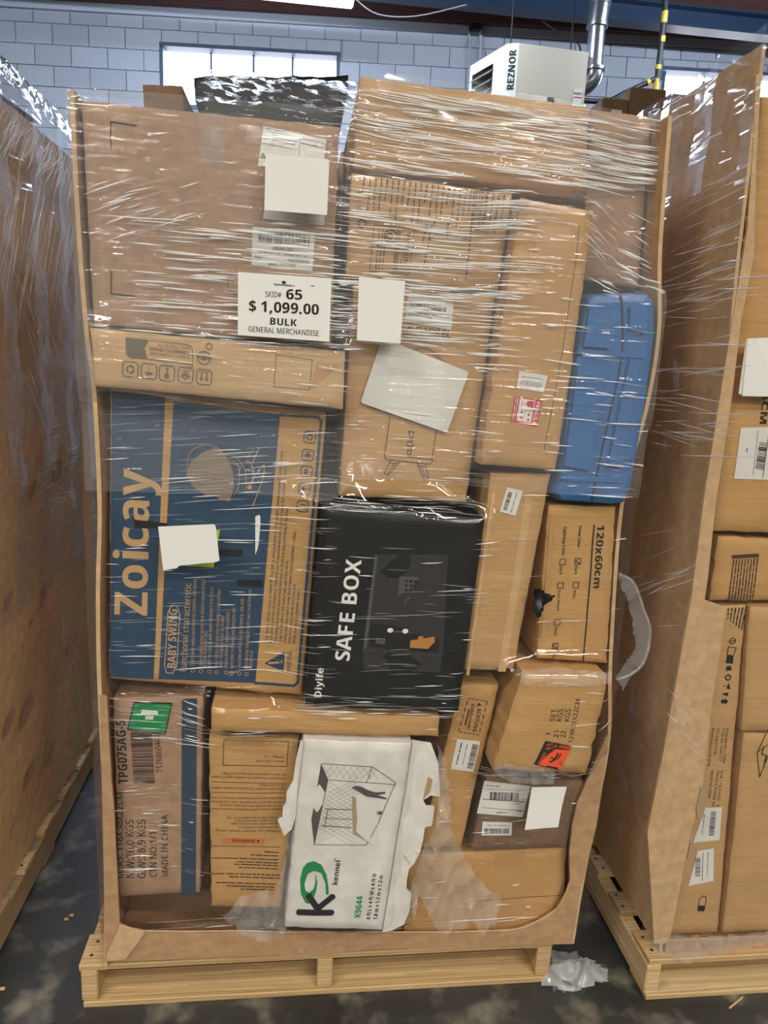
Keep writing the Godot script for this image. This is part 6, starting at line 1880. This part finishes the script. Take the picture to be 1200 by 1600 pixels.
# folded ridges of the wrap, whitened as painted lamp glints, more of them where streaks shine
func glint_pleats(f: Node3D) -> void:
	var zones := [
		[p(0,2.166,0.01), p(0.6593,2.0135,0.01), 330, -0.05, 0.05, 0.05, 0.16],
		[p(-0.0037,1.9864,0.01), p(0.3614,1.7721,0.01), 230, -0.02, 0.03, 0.03, 0.15],
		[p(-0.0006,1.7916,0.01), p(0.3502,1.6492,0.01), 170, -0.02, 0.03, 0.03, 0.12],
		[p(-0.4222,1.9032,0.01), p(-0.0093,1.653,0.01), 210, -0.02, 0.03, 0.03, 0.14],
		[p(-0.5282,1.9674,0.01), p(-0.3224,1.8484,0.01), 40, 0.35, 0.1, 0.02, 0.07],
		[p(-0.0366,1.8383,0.03), p(0.0237,1.6478,0.03), 60, 0.0, 0.05, 0.02, 0.05],
		[p(-0.3855,1.6417,0.03), p(0.0008,1.5255,0.03), 50, -0.08, 0.03, 0.03, 0.1],
		[p(-0.4954,1.5252,0.01), p(-0.0328,1.295,0.01), 90, 0.09, 0.03, 0.05, 0.18],
		[p(-0.5026,1.2846,0.01), p(-0.0284,0.8948,0.01), 150, 0.02, 0.05, 0.02, 0.13],
		[p(0.0021,1.524,0.01), p(0.3173,1.3176,0.01), 60, -0.03, 0.06, 0.03, 0.15],
		[p(-0.0494,1.3387,0.05), p(0.3086,1.3023,0.05), 46, -0.06, 0.03, 0.04, 0.14],
		[p(-0.0727,1.2741,0.05), p(0.3402,0.8787,0.05), 60, -0.02, 0.07, 0.02, 0.14],
		[p(-0.0658,0.874,0.05), p(0.2982,0.8168,0.05), 40, -0.03, 0.03, 0.04, 0.16],
		[p(0.2588,1.8789,0.05), p(0.5648,1.4197,0.05), 46, -0.03, 0.08, 0.02, 0.08],
		[p(0.4948,1.9748,0.02), p(0.6974,1.7963,0.02), 70, -0.42, 0.12, 0.02, 0.07],
		[p(0.4383,1.761,0.04), p(0.6997,1.3477,0.04), 44, -0.05, 0.08, 0.02, 0.09],
		[p(-0.5209,0.8536,0), p(-0.3028,0.7208,0), 80, -0.06, 0.04, 0.02, 0.1],
		[p(-0.5252,0.617,0), p(-0.3044,0.3476,0), 56, 0.04, 0.05, 0.02, 0.1],
		[p(-0.2973,0.8711,0.04), p(0.2585,0.7419,0.04), 50, -0.03, 0.04, 0.03, 0.14],
		[p(0.2784,1.3794,0.03), p(0.6706,0.9,0.03), 36, 0.03, 0.06, 0.02, 0.1],
		[p(0.2459,0.9117,0.05), p(0.6726,0.4377,0.05), 60, 0.02, 0.12, 0.02, 0.08],
		[p(-0.4865,0.2371,0.02), p(0.6483,0.1225,0.02), 50, 0.03, 0.02, 0.04, 0.2],
		[p(0.1966,0.4482,0.04), p(0.6151,0.2053,0.04), 20, 0.05, 0.1, 0.02, 0.08]]
	var r := RandomNumberGenerator.new()
	r.seed = 21
	var strong := tool()
	var faint := tool()
	for zn in zones:
		for n in zn[2]:
			var cx := r.randf_range(zn[0].x, zn[1].x)
			var cy := r.randf_range(zn[1].y, zn[0].y)
			var half := r.randf_range(zn[5], zn[6]) * (0.5 if r.randf() < 0.7 else 0.9) * 0.6
			var sl: float = zn[3] + r.randf_range(-zn[4], zn[4])
			var high: bool = zn[0].y > 1.7
			if high: half *= 1.5
			var bold := r.randf() < (0.5 if high else 0.22)
			var w := (r.randf_range(0.0009, 0.0020) if bold else r.randf_range(0.0005, 0.0011)) * (1.0 if high else 0.8)
			var bend := r.randf_range(-0.25, 0.25) * half
			var st := strong if bold else faint
			var prev := []
			var steps := clampi(int(half / 0.012), 3, 10)
			for i in steps + 1:
				var t := i / float(steps) * 2 - 1
				var x := cx + t * half
				if x < -0.553 or x > 0.684: continue
				var y := minf(cy + t * half * sl + bend * t * t * 0.12, top_of(x) - 0.002)
				var z := film_z(x, y) + 0.0012
				var k := w * (1.0 - 0.85 * t * t)
				var now := [Vector3(x, y + k, z), Vector3(x, y + k * 0.45, z + k * 0.8), Vector3(x, y - k * 0.45, z + k * 0.8), Vector3(x, y - k, z)]
				if prev:
					st.set_smooth_group(0)
					for m in 3: quad(st, prev[m], now[m], now[m + 1], prev[m + 1])
				prev = now
	var o := commit(strong, "film_glint_gather", M.pleat_glint, f)
	o.set_meta("kind", "stuff")
	o = commit(faint, "fine_film_glint_gather", M.pleat_glint_fine, f)
	o.set_meta("kind", "stuff")

func plastics() -> void:
	var t := thing("plastic_scrap", "crumpled clear plastic hanging left of the white kennel carton", "plastic", p(-0.1752,0.2559,0.06), "torn plastic on the middle skid")
	scrap(t, "sheet", [p(-0.2844,0.3259,0.066), p(-0.2589,0.314,0.066), p(-0.2137,0.3614,0.066), p(-0.1836,0.3759,0.066), p(-0.1532,0.3727,0.066), p(-0.1332,0.3577,0.066), p(-0.1219,0.4101,0.066), p(-0.1049,0.479,0.066), p(-0.1028,0.5304,0.066), p(-0.0881,0.547,0.066), p(-0.0924,0.4612,0.066), p(-0.0971,0.3914,0.066), p(-0.1025,0.27,0.066), p(-0.113,0.2451,0.066), p(-0.1594,0.2477,0.066), p(-0.1979,0.2606,0.066), p(-0.2178,0.2725,0.066), p(-0.227,0.2945,0.066), p(-0.2513,0.3101,0.066)], 0.02, M.bag, 0.0032, 0.75)
	t = thing("plastic_scrap", "torn clear plastic draped right of the white kennel carton", "plastic", p(0.3359,0.2378,0.06), "torn plastic on the middle skid")
	scrap(t, "sheet", [p(0.2457,0.744,0.058), p(0.2628,0.7186,0.058), p(0.2819,0.6162,0.058), p(0.2908,0.5289,0.058), p(0.3136,0.4751,0.058), p(0.3576,0.4014,0.058), p(0.3938,0.3541,0.058), p(0.428,0.3397,0.058), p(0.4343,0.3022,0.058), p(0.4184,0.2505,0.058), p(0.3901,0.2294,0.058), p(0.3595,0.2611,0.058), p(0.3274,0.2477,0.058), p(0.3041,0.2264,0.058), p(0.2702,0.2433,0.058), p(0.2475,0.2965,0.058), p(0.2242,0.3344,0.058), p(0.2111,0.2798,0.058), p(0.2,0.3355,0.058), p(0.2111,0.4254,0.058), p(0.2293,0.4958,0.058), p(0.2526,0.5302,0.058), p(0.2536,0.6169,0.058)], 0.025, M.bag, 0.0032, 0.75)
	t = thing("plastic_scrap", "loop of loose clear film sticking out at the right", "plastic", p(0.7306,0.8592,-0.02), "torn plastic on the middle skid")
	scrap(t, "sheet", [p(0.6704,1.1608,-0.02), p(0.714,1.137,-0.02), p(0.7507,1.0798,-0.02), p(0.7781,1.0216,-0.02), p(0.7839,0.9623,-0.02), p(0.7677,0.9023,-0.02), p(0.7455,0.8765,-0.02), p(0.7323,0.8453,-0.02), p(0.7062,0.8802,-0.02), p(0.7245,0.9111,-0.02), p(0.7435,0.9623,-0.02), p(0.725,1.0464,-0.02), p(0.6924,1.1123,-0.02)], 0.02, M.bag, 0.0045, 0.5)
	var st := tool()
	tube(st, curve([p(0.6847,1.1497,-0.02), p(0.7232,1.1289,-0.02), p(0.7561,1.0633,-0.02), p(0.7819,1.0047,-0.02), p(0.7781,0.9281,-0.02), p(0.7489,0.8903,-0.02), p(0.7104,0.8732,-0.02)], 6), 0.0035, 6)
	commit(st, "rolled_edge", M.bag, t)
	t = thing("plastic_scrap", "white crumpled plastic lying on the floor beside the pallet", "plastic", p(0.6587,0,0.0255), "torn plastic on the middle skid")
	# low folded heap on the floor
	st = tool()
	st.set_smooth_group(0)
	var g := func(i: int, j: int) -> Vector3:
		var u := i / 26.0
		var v := j / 12.0
		var a: Vector3 = (p(0.5499,0,0.0039)).lerp(p(0.7545,0,0.0543), u)
		var b: Vector3 = (p(0.6205,0,-0.0736)).lerp(p(0.7893,0,-0.0494), u)
		var q := a.lerp(b, v)
		var hump := sin(u * PI) * sin(v * PI)
		var fold := 1.0 - absf(ripple.get_noise_2d(u * 18 + v * 10, v * 30)) * 2.4
		q.y = 0.004 + hump * (0.022 + 0.03 * fold)
		q.x += 0.02 * ripple.get_noise_2d(v * 20, u * 20)
		q.z += 0.02 * ripple.get_noise_2d(v * 20 + 50, u * 20)
		return q
	for i in 26:
		for j in 12:
			if Vector2(i / 13.0 - 1, j / 6.0 - 1).length() < 1.05:
				quad(st, g.call(i, j + 1), g.call(i + 1, j + 1), g.call(i + 1, j), g.call(i, j))
	commit(st, "heap", M.bag_white, t)
	scrap(t, "tail", [p(0.585, 0.13, 0.03), p(0.66, 0.135, 0.03), p(0.675, 0.06, 0.03), p(0.66, 0.008, 0.03), p(0.6, 0.008, 0.03), p(0.6, 0.07, 0.03)], 0.02, M.bag)
	t = thing("plastic_scrap", "crumpled film along the top of the battered carton", "plastic", p(0.5263,0.9125,0.09), "torn plastic on the middle skid")
	scrap(t, "sheet", [p(0.4178,0.9522,0.092), p(0.4901,0.9614,0.092), p(0.568,0.9516,0.092), p(0.6388,0.9449,0.092), p(0.637,0.9192,0.092), p(0.5569,0.9101,0.092), p(0.4781,0.9266,0.092), p(0.4254,0.9174,0.092)], 0.014, M.bag, 0.0045, 0.9)
	t = thing("plastic_scrap", "crumpled film along the foot of the battered carton", "plastic", p(0.4551,0.6747,0.09), "torn plastic on the middle skid")
	scrap(t, "sheet", [p(0.3703,0.7114,0.092), p(0.4038,0.7191,0.092), p(0.4672,0.7077,0.092), p(0.5285,0.6929,0.092), p(0.5283,0.6623,0.092), p(0.4554,0.6641,0.092), p(0.3915,0.6792,0.092)], 0.014, M.bag, 0.0045, 0.9)
	t = thing("plastic_scrap", "scrap of black plastic poking out beside the table carton", "plastic", p(0.4762,1.0628,0.05), "torn plastic on the middle skid")
	scrap(t, "sheet", [p(0.444,1.1396,0.052), p(0.4662,1.1305,0.052), p(0.4918,1.1183,0.052), p(0.4869,1.1058,0.052), p(0.4726,1.0948,0.052), p(0.4633,1.0619,0.052), p(0.452,1.0681,0.052)], 0.016, M.black_tape, 0.0045, 1.0)
	t = thing("wood_splinter", "pale wood splinter on the floor before the right pallet", "splinter", p(1.0946,0,0.0951))
	st = tool()
	tube(st, [p(1.0635,0.003,0.1157), p(1.1184,0.003,0.0856)], 0.003, 5)
	commit(st, "chip", M.wood_pale, t)
	for q in [[p(-0.7357,0.003,-0.3049), "pale chip on the dark floor left of the pallet, nearer of two"], [p(-0.7256,0.003,-0.3193), "pale chip on the dark floor left of the pallet, farther of two"], [p(-0.8246,0.003,-0.0697), "small white chip at the left edge of the floor"]]:
		t = thing("wood_chip", q[1], "chip", q[0], "chips on the floor")
		st = tool()
		box(st, q[0] - p(0.006, 0.002, 0.004), q[0] + p(0.006, 0.003, 0.004), 0.001)
		commit(st, "chip", M.wood_pale, t)
